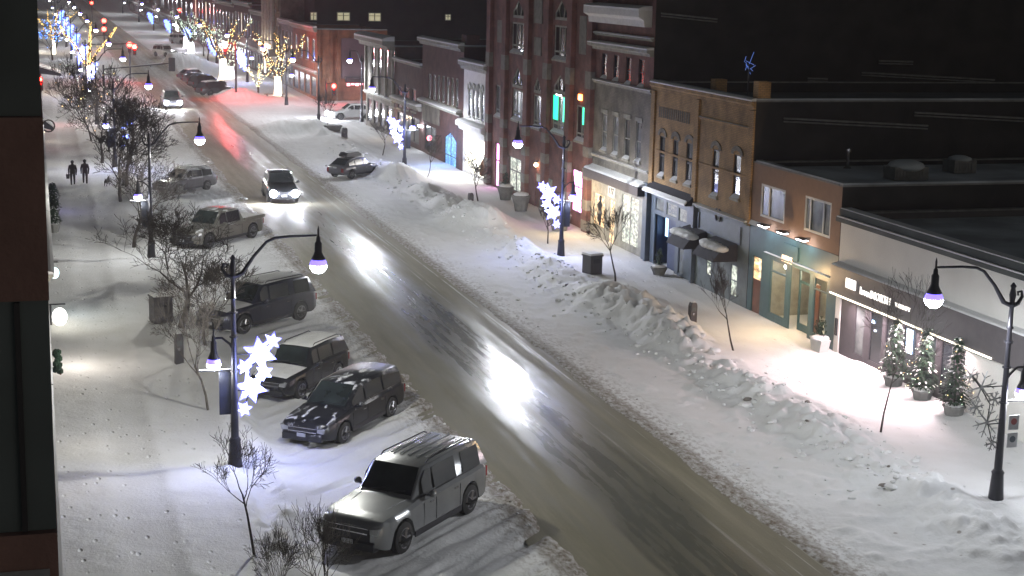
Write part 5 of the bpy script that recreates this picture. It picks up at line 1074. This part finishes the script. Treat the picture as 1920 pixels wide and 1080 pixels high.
# ploughed clods on the bank: countless lumps, one object
rn = random.Random(12); b = MB()
for k in range(1100):
    y = 40+rn.random()**1.4*95; x = 24.5+rn.gauss(0, .8); r_ = abs(rn.gauss(.0, .05))+.025
    if rn.random() < .25: x = rn.choice((19.75, 12.6))+abs(rn.gauss(0, .25))*(1 if rn.random() < .8 else -1); r_ *= .5
    if rn.random() < .08: x = rn.uniform(20, 24)
    if 152 < y < 184: continue
    h = HZ(x, y); i0 = len(b.v); b.ball((0, 0, 0), min(r_, .24), 6, 4, sz=.7, m=0 if rn.random() < .97 else 1); S = Matrix.Translation((x, y, h+r_*.15)) @ Matrix.Rotation(rn.uniform(0, 6), 4, 'Z') @ Matrix.Rotation(rn.uniform(-.5, .5), 4, 'X') @ Matrix.Diagonal((rn.uniform(.8, 1.7), rn.uniform(.7, 1.2), rn.uniform(.7, 1.2), 1)); b.xf(S, i0)
tag(b.build('snow_clods', ['snow', mat('dirty_ice', (.2, .18, .16), .8)], None, 40), 'lumps of ploughed snow scattered along the bank and road edges', 'snow', kind='stuff')

# ---------------------------------------------------------------- vehicles
def interp(pts, x):
    for (a, p), (c, q) in zip(pts, pts[1:]):
        if x <= c: t = (x-a)/(c-a) if c > a else 0; t = max(0, min(1, t)); return p+(q-p)*t
    return pts[-1][1]
PAINT = {}
def paint(name, col, metal=.4, rough=.28):
    if name not in PAINT:
        m = mat(name, col, rough, metal, var=.08, scale=2, spec=.6); m.node_tree.nodes['Principled BSDF'].inputs['Coat Weight'].default_value = .4; PAINT[name] = m
    return PAINT[name]
def vehicle(name, label, kind, col, fpix=None, rpix=None, pos=None, ang=None, scale=1.0, snow_roof=False, snow_hood=False, patch=False, lights_on=False, group='cars parked at an angle along the kerb', cat='car', box=False, tail_on=False, coarse=False, zoff=0.0, stretch=None, rails=False):
    K = dict(  # L, W, H, belt, wheel r, front axle x, rear axle x (from front), hood z, cowl x, roof front x, roof rear x, tail x, roof z
        suv=(5.5, 2.02, 1.92, 1.18, .41, .98, 4.36, 1.14, 1.62, 2.28, 5.05, 5.42), van=(5.1, 1.96, 1.74, 1.05, .36, .98, 3.98, 1.0, 1.25, 2.15, 4.65, 5.0),
        boxy=(4.8, 1.92, 1.80, 1.12, .38, .92, 3.72, 1.08, 1.55, 2.05, 4.45, 4.72), wagon=(4.75, 1.86, 1.68, 1.04, .35, .92, 3.62, .98, 1.35, 2.05, 4.1, 4.6),
        hatch=(4.4, 1.82, 1.50, .94, .33, .88, 3.52, .86, 1.2, 1.95, 3.4, 4.2), truck=(5.7, 2.02, 1.88, 1.14, .41, .98, 4.6, 1.12, 1.55, 2.2, 3.65, 3.95))[kind]
    L, W, Hh, belt, wr, fa, ra, hz, cx, rf, rr, tx = K; hw = W/2; wb = ra-fa
    if fpix is not None:
        f, r = G(*fpix), G(*rpix); d = (f-r); dist = d.length; d.normalize(); sx = dist/wb if stretch is None else stretch
        left = Vector((-d.y, d.x, 0)); nearside = 1 if left.dot(Vector((1, 0, 0))) > 0 or True else -1
        mid = (f+r)/2 - left*hw*.93*scale; ang = math.atan2(-d.y, -d.x)      # local +x points to the rear
        pos = mid - Vector((math.cos(ang), math.sin(ang), 0))*((fa+ra)/2*sx)
    else: sx = stretch or scale
    t = thing(name, label, cat, (pos[0], pos[1], HZ(pos[0], pos[1])*.5+zoff if pos[1] < 330 else 0), ang, group); t.scale = (sx, scale, scale)
    body = [(0, .42), (.0, .42)]
    n = 26 if coarse else 64; b = MB(); rings = []
    top = [(0, hz-.28), (.12, hz-.14), (.45, hz-.06), (cx, hz+.02), (cx+.1, belt), (tx-.3, belt+.05), (L-.06, belt-.02), (L, belt-.14)] if kind != 'truck' else [(0, hz-.24), (.12, hz-.1), (.45, hz-.04), (cx, hz+.02), (cx+.1, belt), (3.9, belt), (L-.03, belt-.02), (L, belt-.08)]
    wid = [(0, hw*.74), (.12, hw*.88), (.5, hw*.97), (1.2, hw), (L-.9, hw), (L-.25, hw*.95), (L, hw*.84)]
    zs_ = [(0, .38), (.3, .26), (L-.4, .28), (L, .42)]
    R_ = wr*1.2
    for i in range(n+1):
        x = L*i/n; zt_, w, zb = interp(top, x), interp(wid, x), interp(zs_, x)
        za = zb
        for a in (fa, ra):
            if abs(x-a) < R_: za = max(za, wr+math.sqrt(max(R_*R_-(x-a)**2, 0))-.02)
        zm = max(za+.04, zt_-.42); ring = [(w*.86, za), (w*.99, za+.03), (w*1.0, min(zm, zt_-.14)), (w*.985, zt_-.10), (w*.90, zt_-.01), (w*.55, zt_+.03), (0, zt_+.045)]
        full = [(x, y_, z_) for y_, z_ in ring]+[(x, -y_, z_) for y_, z_ in reversed(ring[:-1])]; rings.append(full)
    m_ = len(rings[0])
    for r_ in rings: b.v += r_
    for i in range(n):
        for k in range(m_):
            a0, a1 = i*m_+k, i*m_+(k+1) % m_; b.f.append((a0, a1, a1+m_, a0+m_)); b.m.append(1 if k == m_-1 else 0)
    b.f.append(tuple(range(m_))); b.m.append(0); b.f.append(tuple(n*m_+k for k in range(m_))); b.m.append(0)
    bd = fixn(b.build('body', [col, 'black'], t, 38))
    # cabin
    zr = Hh; cabw = hw*.90; rw = hw*.76
    cb = MB(); xs_ = [cx+.02, rf, (rf+rr)/2, rr, tx]; zz = [belt-.02, zr-.045, zr, zr-.04, belt+.0]; wt = [cabw*.9, rw*.97, rw, rw*.97, cabw*.95]
    if kind in ('hatch', 'wagon'): zz[1] = zr-.03; zz[3] = zr-.07
    rr_ = []
    for x, z, w in zip(xs_, zz, wt): rr_.append([(x, w, z-.03), (x, w*.9, z), (x, 0, z+.02), (x, -w*.9, z), (x, -w, z-.03)])
    for a, c in zip(rr_, rr_[1:]):
        for k in range(4): cb.face([a[k], a[k+1], c[k+1], c[k]])
    for sgy in (1, -1):
        cb.face([(cx+.02, sgy*cabw, belt-.03), (tx, sgy*cabw, belt-.03), *[(x, sgy*w, z-.03) for x, z, w in reversed(list(zip(xs_, zz, wt)))]])
    cab = fixn(cb.build('roof', [col], t, 35))
    def hoodz0(x_): return interp(top, x_)+.03
    def onside(x, z, sgy):   # point on cabin side plane
        f_ = max(0, min(1, (z-belt)/(zr-.05-belt))); return (x, sgy*((cabw*(1-f_)+rw*.985*f_)+.012), z)
    zt1 = zr-.13; zb1 = belt+.05
    def ftop(x): return min(zt1, interp([(cx, belt-.02), (rf, zr-.045-.08), (rr, zr-.12), (tx, belt)], x))
    sp_ = {'suv': [(cx+.42, 2.5), (2.62, 3.75), (4.1, 5.02)], 'van': [(cx+.35, 2.35), (2.45, 3.5), (3.62, 4.75)], 'boxy': [(cx+.4, 2.35), (2.45, 3.4), (3.52, 4.5)], 'wagon': [(cx+.4, 2.25), (2.33, 3.2), (3.3, 4.2)], 'hatch': [(cx+.4, 2.15), (2.22, 3.05), (3.12, 3.75)], 'truck': [(cx+.4, 2.5), (2.58, 3.62)]}[kind]
    for sgy in (1, -1):
        for (a, c) in sp_:
            za_, zc_ = ftop(a), ftop(c); pts = [(a, zb1), (c, zb1), (c, max(zc_, zb1+.05))]
            if a < rf < c: pts.append((rf, ftop(rf)))
            pts.append((a, max(za_, zb1+.03)))
            part('side_window', 'glass', t, lambda q: q.face([onside(x_, z_, sgy) for x_, z_ in pts]))
    ww0, ww1 = cabw*.82, rw*.86
    def onend(xa, za, xb, zb_, f, y_, o=.022):   # point on the sloping end of the cabin, lifted clear of it
        L_ = math.hypot(xb-xa, zb_-za); nx_, nz_ = -(zb_-za)/L_, (xb-xa)/L_
        if nz_ < 0: nx_, nz_ = -nx_, -nz_
        return (xa+(xb-xa)*f+nx_*o, y_, za+(zb_-za)*f+nz_*o)
    part('windscreen', 'screen', t, lambda q: q.face([onend(cx+.02, belt, rf, zr-.03, .1, ww0), onend(cx+.02, belt, rf, zr-.03, .1, -ww0), onend(cx+.02, belt, rf, zr-.03, .93, -ww1), onend(cx+.02, belt, rf, zr-.03, .93, ww1)]))
    part('wiper', 'black', t, lambda q: [q.tube([onend(cx+.02, belt, rf, zr-.03, .08, y0_, .04), onend(cx+.02, belt, rf, zr-.03, .2, y0_-.5, .04)], .012, 4) for y0_ in (.55, -.05)])
    off = .02
    part('rear_window', 'glass', t, lambda q: q.face([onend(tx, belt, rr, zr-.02, .15, cabw*.8), onend(tx, belt, rr, zr-.02, .15, -cabw*.8), onend(tx, belt, rr, zr-.02, .9, -rw*.84), onend(tx, belt, rr, zr-.02, .9, rw*.84)]))
    if not coarse:
        part('sill_cladding', 'black', t, lambda q: [q.box(fa+R_+.02, ra-R_-.02, s_*(hw-.02), s_*(hw+.012), .27, .42) for s_ in (1, -1)])
        part('bonnet_crease', 'black' if col is not silver else 'rimm', t, lambda q: [q.tube([(.25, s_*hw*.5, hoodz0(.25)), (cx*.6, s_*hw*.58, hoodz0(cx*.6)), (cx, s_*hw*.66, hoodz0(cx))], .008, 3) for s_ in (1, -1)])
        part('window_trim', 'chrome' if kind in ('van', 'truck') else 'black', t, lambda q: [q.tube([onside(sp_[0][0], zb1-.02, s_), onside(sp_[-1][1], zb1-.02, s_)], .012, 3) for s_ in (1, -1)])
        part('number_plate_rear', 'plate', t, lambda q: q.box(L+.002, L+.015, -.16, .16, .78, .9))
        if kind == 'suv': part('roof_rib', col, t, lambda q: [q.box(rf+.5, rr-.3, y_-.02, y_+.02, zr+.01, zr+.033) for y_ in (-.5, -.25, 0, .25, .5)]); part('roof_fin', col, t, lambda q: q.prism([(rr-.35, zr+.01), (rr-.15, zr+.01), (rr-.17, zr+.09)], 'y', -.02, .02))
    # front
    part('grille', 'black', t, lambda q: (q.box(-.015, .06, -hw*(.6 if kind in ('suv', 'truck') else .52), hw*(.6 if kind in ('suv', 'truck') else .52), hz-(.60 if kind in ('suv', 'truck') else .5), hz-.28), q.box(-.02, .05, -hw*.6, hw*.6, .42, .56)))
    part('grille_bar', 'chrome', t, lambda q: (q.box(-.03, .0, -hw*.54, hw*.54, hz-.42, hz-.39), q.box(-.028, .0, -hw*.56, hw*.56, hz-.285, hz-.265)))
    part('front_bumper', 'black' if kind in ('suv', 'truck', 'boxy') else col, t, lambda q: q.prism([(-.06, .3), (.3, .28), (.3, .5), (-.02, .54), (-.07, .5)], 'y', -hw*.74, hw*.74))
    part('licence_plate', 'plate', t, lambda q: q.box(-.085, -.066, -.16, .16, .44, .56))
    for sgy in (1, -1):
        hl = part('headlight', 'lens' if not lights_on else 'headl', t, lambda q: q.ball((-.10, sgy*hw*.70, hz-.34), .21, 8, 6) if lights_on else q.prism([(sgy*hw*.55, hz-.40), (sgy*hw*.80, hz-.42), (sgy*hw*.86, hz-.24), (sgy*hw*.57, hz-.28)], 'x', -.01 if not lights_on else -.04, .14))
        part('tail_light', 'tail' if not tail_on else 'amber', t, lambda q: q.box(L-.1, L+.012, sgy*hw*.66, sgy*hw*.86, belt-.42, belt-.14))
        mr_ = part('wing_mirror', col, t, lambda q: (q.ball((cx+.5, sgy*(hw+.12), belt+.08), .11, 7, 5, sz=.8), q.box(cx+.47, cx+.53, sgy*hw*.9, sgy*(hw+.08), belt+.0, belt+.05)), 60)
        if not coarse:
            for (a, c) in sp_[:2]: part('door_handle', 'chrome', t, lambda q: q.box(c-.28, c-.1, sgy*(hw*.99), sgy*(hw+.025), belt-.2, belt-.165))
            [part('door_seam', 'black', t, lambda q: q.box(x_, x_+.015, sgy*(hw-.01), sgy*(hw+.004), .45, belt-.14)) for x_ in (sp_[0][0]-.12, sp_[0][1]+.04, sp_[1][1]+.03)]
        if rails or kind in ('suv', 'boxy', 'wagon'): part('roof_rail', 'black', t, lambda q: q.tube([(rf+.25, sgy*rw*.88, zr-.01), (rf+.35, sgy*rw*.88, zr+.06), (rr-.35, sgy*rw*.88, zr+.06), (rr-.2, sgy*rw*.88, zr-.01)], .02, 4))
        for a in (fa, ra):
            y_ = sgy*(hw-.12)
            w_ = part('wheel', 'tyre', t, lambda q: q.tube([(a, y_-sgy*.1, wr), (a, y_-sgy*.1, wr), (a, y_+sgy*.10, wr), (a, y_+sgy*.125, wr)], [wr*.95, wr, wr, wr*.9], 18), 50)
            part('rim', ['black', 'rimm'], w_, lambda q: (q.tube([(a, y_+sgy*.126, wr), (a, y_+sgy*.13, wr)], wr*.64, 14, 0), [q.tube([(a, y_+sgy*.134, wr), (a+wr*.6*math.cos(g), y_+sgy*.134, wr+wr*.6*math.sin(g))], [.045, .03], 4, 1) for g in [k*math.pi*2/5 for k in range(5)]], q.tube([(a+wr*.62*math.cos(g), y_+sgy*.133, wr+wr*.62*math.sin(g)) for g in [k*math.pi/8 for k in range(17)]], .018, 4, 1)))
            part('wheel_arch', 'black', t, lambda q: q.box(a-R_*.85, a+R_*.85, sgy*(hw-.36), sgy*(hw-.3), .3, wr+R_*.8))
    if kind == 'truck':
        part('bed', 'black', t, lambda q: q.box(4.0, L-.1, -hw*.8, hw*.8, belt-.1, belt+.052)); part('bed_snow', 'snow', t, lambda q: q.box(4.05, L-.14, -hw*.74, hw*.74, belt+.054, belt+.08))
        part('bed_rail', col, t, lambda q: [q.box(3.98, L-.02, sgy*hw*.84, sgy*hw*.97, belt-.06, belt+.10) for sgy in (1, -1)])
    def sheet(q, x0, x1, w, zf, th, seed, nx_=14, ny_=9, thr=None):
        rn_ = random.Random(seed)
        hgt = {}
        for i in range(nx_+1):
            for j in range(ny_+1):
                e = min(i, nx_-i, j, ny_-j); hgt[i, j] = th*(0 if e == 0 else (.75 if e == 1 else 1))*(.8+.4*rn_.random())
        for i in range(nx_):
            for j in range(ny_):
                if thr is not None and float(fbm(np.array([i*.5*14/nx_*.9+seed*3.7]), np.array([j*.95*9/ny_+seed*1.3]), 4)[0]) < thr: continue
                c = []
                for (a, d_) in ((i, j), (i+1, j), (i+1, j+1), (i, j+1)):
                    x_ = x0+(x1-x0)*a/nx_; wl = w(x_) if callable(w) else w; y_ = -wl+2*wl*d_/ny_; c.append((x_, y_, zf(x_, y_)+.004+hgt[a, d_]))
                q.face(c)
    roofz = lambda x_, y_: interp(list(zip(xs_, zz)), x_)+.02*(1-abs(y_)/rw)
    hoodz = lambda x_, y_: interp(top, x_)+.045-.045*min(1, abs(y_)/(hw*.9))**2
    if snow_roof: part('snow_on_roof', 'snow', t, lambda q: sheet(q, rf+.02, rr+.02, rw*.93, roofz, .08, 3), 180)
    if snow_hood: part('snow_on_bonnet', 'snow', t, lambda q: sheet(q, .18, cx-.02, lambda x_: interp(wid, x_)*.86, hoodz, .05, 5), 180)
    if patch and False:
        part('snow_patches', 'snow', t, lambda q: (sheet(q, .05, cx+.05, lambda x_: interp(wid, x_)*.9, hoodz, .02, 6, 44, 30, .5), sheet(q, rf, rr, rw*.95, roofz, .015, 8, 44, 26, .54 if patch is True else patch)), 180).__setitem__('kind', 'stuff')
        part('snow_edging', 'snow', t, lambda q: (q.tube([(cx+.1, hw*.86, belt+.04), (rf-.02, rw*.93, zr-.05), (rr-.05, rw*.96, zr-.05), (tx-.05, hw*.88, belt+.03)], [.025, .03, .02, .03], 4), q.tube([(cx+.02, -hw*.8, belt+.02), (cx-.05, 0, belt+.03), (cx+.02, hw*.8, belt+.02)], .03, 4), q.tube([(0, -hw*.6, hz-.25), (-.01, 0, hz-.24), (0, hw*.6, hz-.25)], .025, 4)))
    if box: bx_ = part('roof_box', 'black', t, lambda q: q.prism([(rf-.1, zr+.06), (rr+.05, zr+.06), (rr+.12, zr+.2), (rr-.1, zr+.38), (rf+.3, zr+.40), (rf-.12, zr+.2)], 'y', -.42, .35)); 
    return t
# parked, left
silver = paint('silver_paint', (.26, .27, .275), .55, .3); dark = paint('black_paint', (.022, .023, .027), .3, .25); navy = paint('dark_blue_paint', (.02, .022, .04), .3, .3); pew = paint('pewter_paint', (.17, .165, .145), .5, .35); grey = paint('grey_paint', (.10, .10, .11), .4, .3); dustdark = dusted('snow_dusted_black', (.022, .023, .027), .36); dustgrey = dusted('snow_dusted_grey', (.1, .1, .11), .5); dustpew = dusted('snow_dusted_pewter', (.17, .165, .145), .34, .5, .35); silver = dusted('frosted_silver', (.28, .29, .295), .05, .55, .26); whitep = paint('white_paintwork', (.42, .42, .42), .0, .35)
vehicle('parked_suv', 'large silver sport utility vehicle nearest the camera, bare roof and dark glass', 'suv', silver, (754, 1040), (878, 966), scale=1.04, rails=True)
vehicle('parked_minivan', 'black minivan streaked with patchy snow, next beyond the silver one', 'van', dustdark, (644, 831), (732, 782), scale=.96, patch=True)
vehicle('parked_suv', 'black boxy wagon with smooth snow on roof and bonnet beside the minivan', 'boxy', dark, (549, 757), (645, 712), scale=.92, snow_roof=True, snow_hood=True, stretch=.98)
vehicle('parked_suv', 'dark blue wagon with thick snow roof, partly behind the lamp post', 'suv', navy, (452, 632), (567, 604), scale=.98, snow_roof=True, snow_hood=True, stretch=1.02)
vehicle('pickup_truck', 'pewter crew cab pickup truck parked between the bare trees', 'truck', dustpew, (392, 466), (473, 447), scale=1.0, cat='truck', snow_hood=False, patch=.62)
vehicle('parked_car', 'dark car with thin snow roof, farthest parked on the left', 'wagon', dustgrey, (332, 366), (392, 357), scale=.95, snow_roof=True, patch=.6, stretch=1.0)
# parked, right
vehicle('parked_car', 'grey hatchback with black roof box parked alone on the right', 'hatch', grey, pos=G(690, 322), ang=math.radians(0), scale=.9, box=True, stretch=.98)
_h = [o for o in COL.objects if o.get('label', '').startswith('grey hatchback')][0]
f, r = G(690, 333), G(632, 341); d = (f-r).normalized(); _h.rotation_euler[2] = math.atan2(-d.y, -d.x); _h.location = (24.0, 117.0, .09); _h.scale = (1.0, .98, .98)
for i, (u, v, k, lb, cl) in enumerate(((437, 178, 'wagon', 'nearest of four dark cars beyond the crossing on the right', dark), (419, 165, 'wagon', 'second of four dark cars beyond the crossing, green glint', dark), (403, 157, 'hatch', 'third of four dark cars beyond the crossing', grey), (391, 150, 'hatch', 'farthest of four dark cars beyond the crossing', grey))):
    p = G(u, v); vehicle('parked_car', lb, k, cl, pos=p, ang=math.radians(205), scale=1.0, coarse=True, snow_roof=i in (0, 3), group='dark cars parked beyond the crossing')
for i, (u, v, lb, cl) in enumerate(((326, 108, 'light snowy car parked in the far centre', whitep), (352, 84, 'white vehicle by the brightest far shop light', whitep))):
    p = G(u, v); vehicle('parked_car', lb, 'boxy', cl, pos=p, ang=math.radians(120), scale=1.05, coarse=True, snow_roof=True, group='cars parked far up the street')
# moving
def beam(x, y, z, ang, p, parent=None):
    dx, dy = -math.cos(ang), -math.sin(ang)
    light('SPOT', (x+dx*.1, y+dy*.1, z), p, (.85, .9, 1), .06, 'headlight_beam', target=(x+dx*12, y+dy*12, -.3), spot=math.radians(46))
def moving(u, v, label, kind, cl, ang, power, name='moving_car', **k):
    p = G(u, v); t = vehicle(name, label, kind, cl, pos=p, ang=ang, scale=1.08, lights_on=True, group='cars driving with headlights on', coarse=True, **k); t.location.z = 0.01
    for s_ in (1, -1):
        q = Matrix.Rotation(ang, 3, 'Z') @ Vector((-.12, s_*.68, .72)); beam(p[0]+q.x, p[1]+q.y, q.z, ang, power)
moving(533, 383, 'oncoming dark car with two dazzling headlights on the near road', 'wagon', dark, math.radians(88), 900)
moving(325, 205, 'oncoming car with headlights on, farther up before the crossing', 'wagon', grey, math.radians(90), 500)
moving(618, 224, 'white car with headlights on waiting in the side street', 'hatch', whitep, math.radians(2), 500)
p = G(434, 262)

# ---------------------------------------------------------------- people and dog
def skinned(name, verts, edges, rad, m, parent, sub=1):
    me = bpy.data.meshes.new(name); me.from_pydata([Vector(v) for v in verts], edges, []); o = bpy.data.objects.new(name, me); COL.objects.link(o); o.parent = parent
    sk = o.modifiers.new('Skin', 'SKIN')
    for i, r_ in enumerate(rad): me.skin_vertices[0].data[i].radius = (r_, r_) if not isinstance(r_, tuple) else r_
    me.skin_vertices[0].data[0].use_root = True
    if sub: s_ = o.modifiers.new('Sub', 'SUBSURF'); s_.levels = sub; s_.render_levels = sub
    me.materials.append(M[m]); return o
def bake(o):
    dg = bpy.context.evaluated_depsgraph_get(); me = bpy.data.meshes.new_from_object(o.evaluated_get(dg)); o.modifiers.clear(); o.data = me; me.polygons.foreach_set('use_smooth', [True]*len(me.polygons)); return o
M['skin'] = mat('skin_tone', (.35, .2, .15), .6)
def person(x, y, label, coat, stride=.18, bag=False, h=1.62, rz=0):
    t = thing('person', label, 'person', (x, y, HZ(x, y)), rz, 'people walking away on the left pavement'); s = h/1.75; t.scale = (s*1.02, s*1.02, s*1.02)
    V = [(0, 0, .95), (0, 0, 1.15), (0, 0, 1.38), (0, .02, 1.5), (0, .03, 1.60), (0, .04, 1.72), (.10, 0, .90), (.11, stride, .50), (.11, stride*.7, .09), (.11, stride*1.3+.06, .05), (-.10, 0, .90), (-.11, -stride*.3, .52), (-.11, -stride*1.5, .12), (-.11, -stride*1.2+.06, .05),
         (.20, 0, 1.40), (.27, -.08, 1.12), (.25, .06, .90), (-.20, 0, 1.40), (-.27, .06, 1.12), (-.26, .16, .92), (.25, .10, .82), (-.26, .2, .84)]
    E_ = [(0, 1), (1, 2), (2, 3), (3, 4), (4, 5), (0, 6), (6, 7), (7, 8), (8, 9), (0, 10), (10, 11), (11, 12), (12, 13), (2, 14), (14, 15), (15, 16), (16, 20), (2, 17), (17, 18), (18, 19), (19, 21)]
    Rd = [(.19, .14), (.19, .14), (.2, .13), .075, .10, .09, .12, .085, .06, .05, .12, .085, .06, .05, .09, .07, .055, .09, .07, .055, .04, .04]
    bake(skinned('body', V, E_, Rd, coat, t))
    part('hat', 'charcoal', t, lambda q: q.ball((0, .035, 1.69), .125, 10, 7), 180)
    part('face', 'skin', t, lambda q: (q.ball((0, .11, 1.64), .07, 8, 6), q.ball((0, .185, 1.635), .018, 5, 4)), 180)
    for sx_, yy_ in ((.25, .12), (-.26, .22)):
        part('glove', 'black', t, lambda q: ([q.tube([(sx_+(i-1.5)*.018, yy_-.02, .82), (sx_+(i-1.5)*.02, yy_+.01, .76-.006*(1.5-abs(i-1.5))), (sx_+(i-1.5)*.018, yy_+.03, .72)], [.012, .011, .009], 5) for i in range(4)], q.tube([(sx_, yy_-.02, .86), (sx_, yy_, .80)], [.035, .04], 7), q.tube([(sx_-.03, yy_, .83), (sx_-.055, yy_+.02, .78)], [.013, .01], 5)), 60)
    return t
person(2.18, 113.0, 'person in dark hooded coat walking away with a bag, left of the pair', 'cloth1')
person(3.01, 113.4, 'person in plum coat walking away, right of the pair', 'cloth2', -.15)
t = thing('carried_bag', 'dark bag hanging from the left walker hand', 'bag', (1.86, 113.1, HZ(1.86, 113.1)+.42)); part('bag_body', 'black', t, lambda q: q.prism([(-.1, 0), (.1, 0), (.13, .3), (-.13, .3)], 'y', -.07, .07)); part('handle', 'black', t, lambda q: q.tube([(-.08, 0, .3), (-.04, 0, .42), (.04, 0, .42), (.08, 0, .3)], .012, 4))
t = thing('dog', 'small dark dog walking on the snow beside the pair', 'dog', (4.4, 111.8, HZ(4.4, 111.8)), math.radians(70))
V = [(-.22, 0, .40), (0, 0, .39), (.22, 0, .42), (.33, 0, .52), (.40, 0, .60), (.52, 0, .57), (.22, .08, .30), (.24, .08, .15), (.24, .08, .02), (.22, -.08, .30), (.19, -.08, .16), (.22, -.08, .02), (-.24, .08, .30), (-.17, .08, .2), (-.27, .08, .13), (-.25, .08, .02), (-.24, -.08, .30), (-.21, -.08, .2), (-.31, -.08, .13), (-.29, -.08, .02), (-.34, 0, .48), (-.42, 0, .58)]
bake(skinned('body', V, [(0, 1), (1, 2), (2, 3), (3, 4), (4, 5), (2, 6), (6, 7), (7, 8), (2, 9), (9, 10), (10, 11), (0, 12), (12, 13), (13, 14), (14, 15), (0, 16), (16, 17), (17, 18), (18, 19), (0, 20), (20, 21)], [.11, .10, .13, .075, .075, .04, .055, .035, .03, .055, .035, .03, .065, .045, .032, .03, .065, .045, .032, .03, .03, .02], 'fur', t))
part('ear', 'fur', t, lambda q: [q.prism([(.36, .64), (.43, .65), (.39, .75)], 'y', s_*.05-.01, s_*.05+.01) for s_ in (1, -1)])
x, y = 5.5, 111.1; t = thing('bollard', 'short dark bollard beside the dog under the trees', 'bollard', (x, y, HZ(x, y)-.05)); part('shaft', 'pole', t, lambda q: q.lathe((0, 0, 0), [(.2, 0), (.2, .1), (.13, .15), (.12, .8), (.16, .85), (.12, .95), (.02, 1.0)], 8)); part('snow_cap', 'snow', t, lambda q: q.ball((0, 0, .97), .12, 6, 4, sz=.5))

# ---------------------------------------------------------------- thin winter haze
b = MB(); b.box(-120, 160, -20, 720, -1.2, 27)
m = bpy.data.materials.new('winter_haze'); m.use_nodes = True; nt = m.node_tree; nt.nodes.clear()
v = nt.nodes.new('ShaderNodeVolumePrincipled'); v.inputs['Color'].default_value = (.95, .95, .97, 1); v.inputs['Density'].default_value = .0006; v.inputs['Anisotropy'].default_value = .6
o_ = nt.nodes.new('ShaderNodeOutputMaterial'); nt.links.new(v.outputs[0], o_.inputs['Volume'])
h = b.build('haze', m); tag(h, kind='stuff')
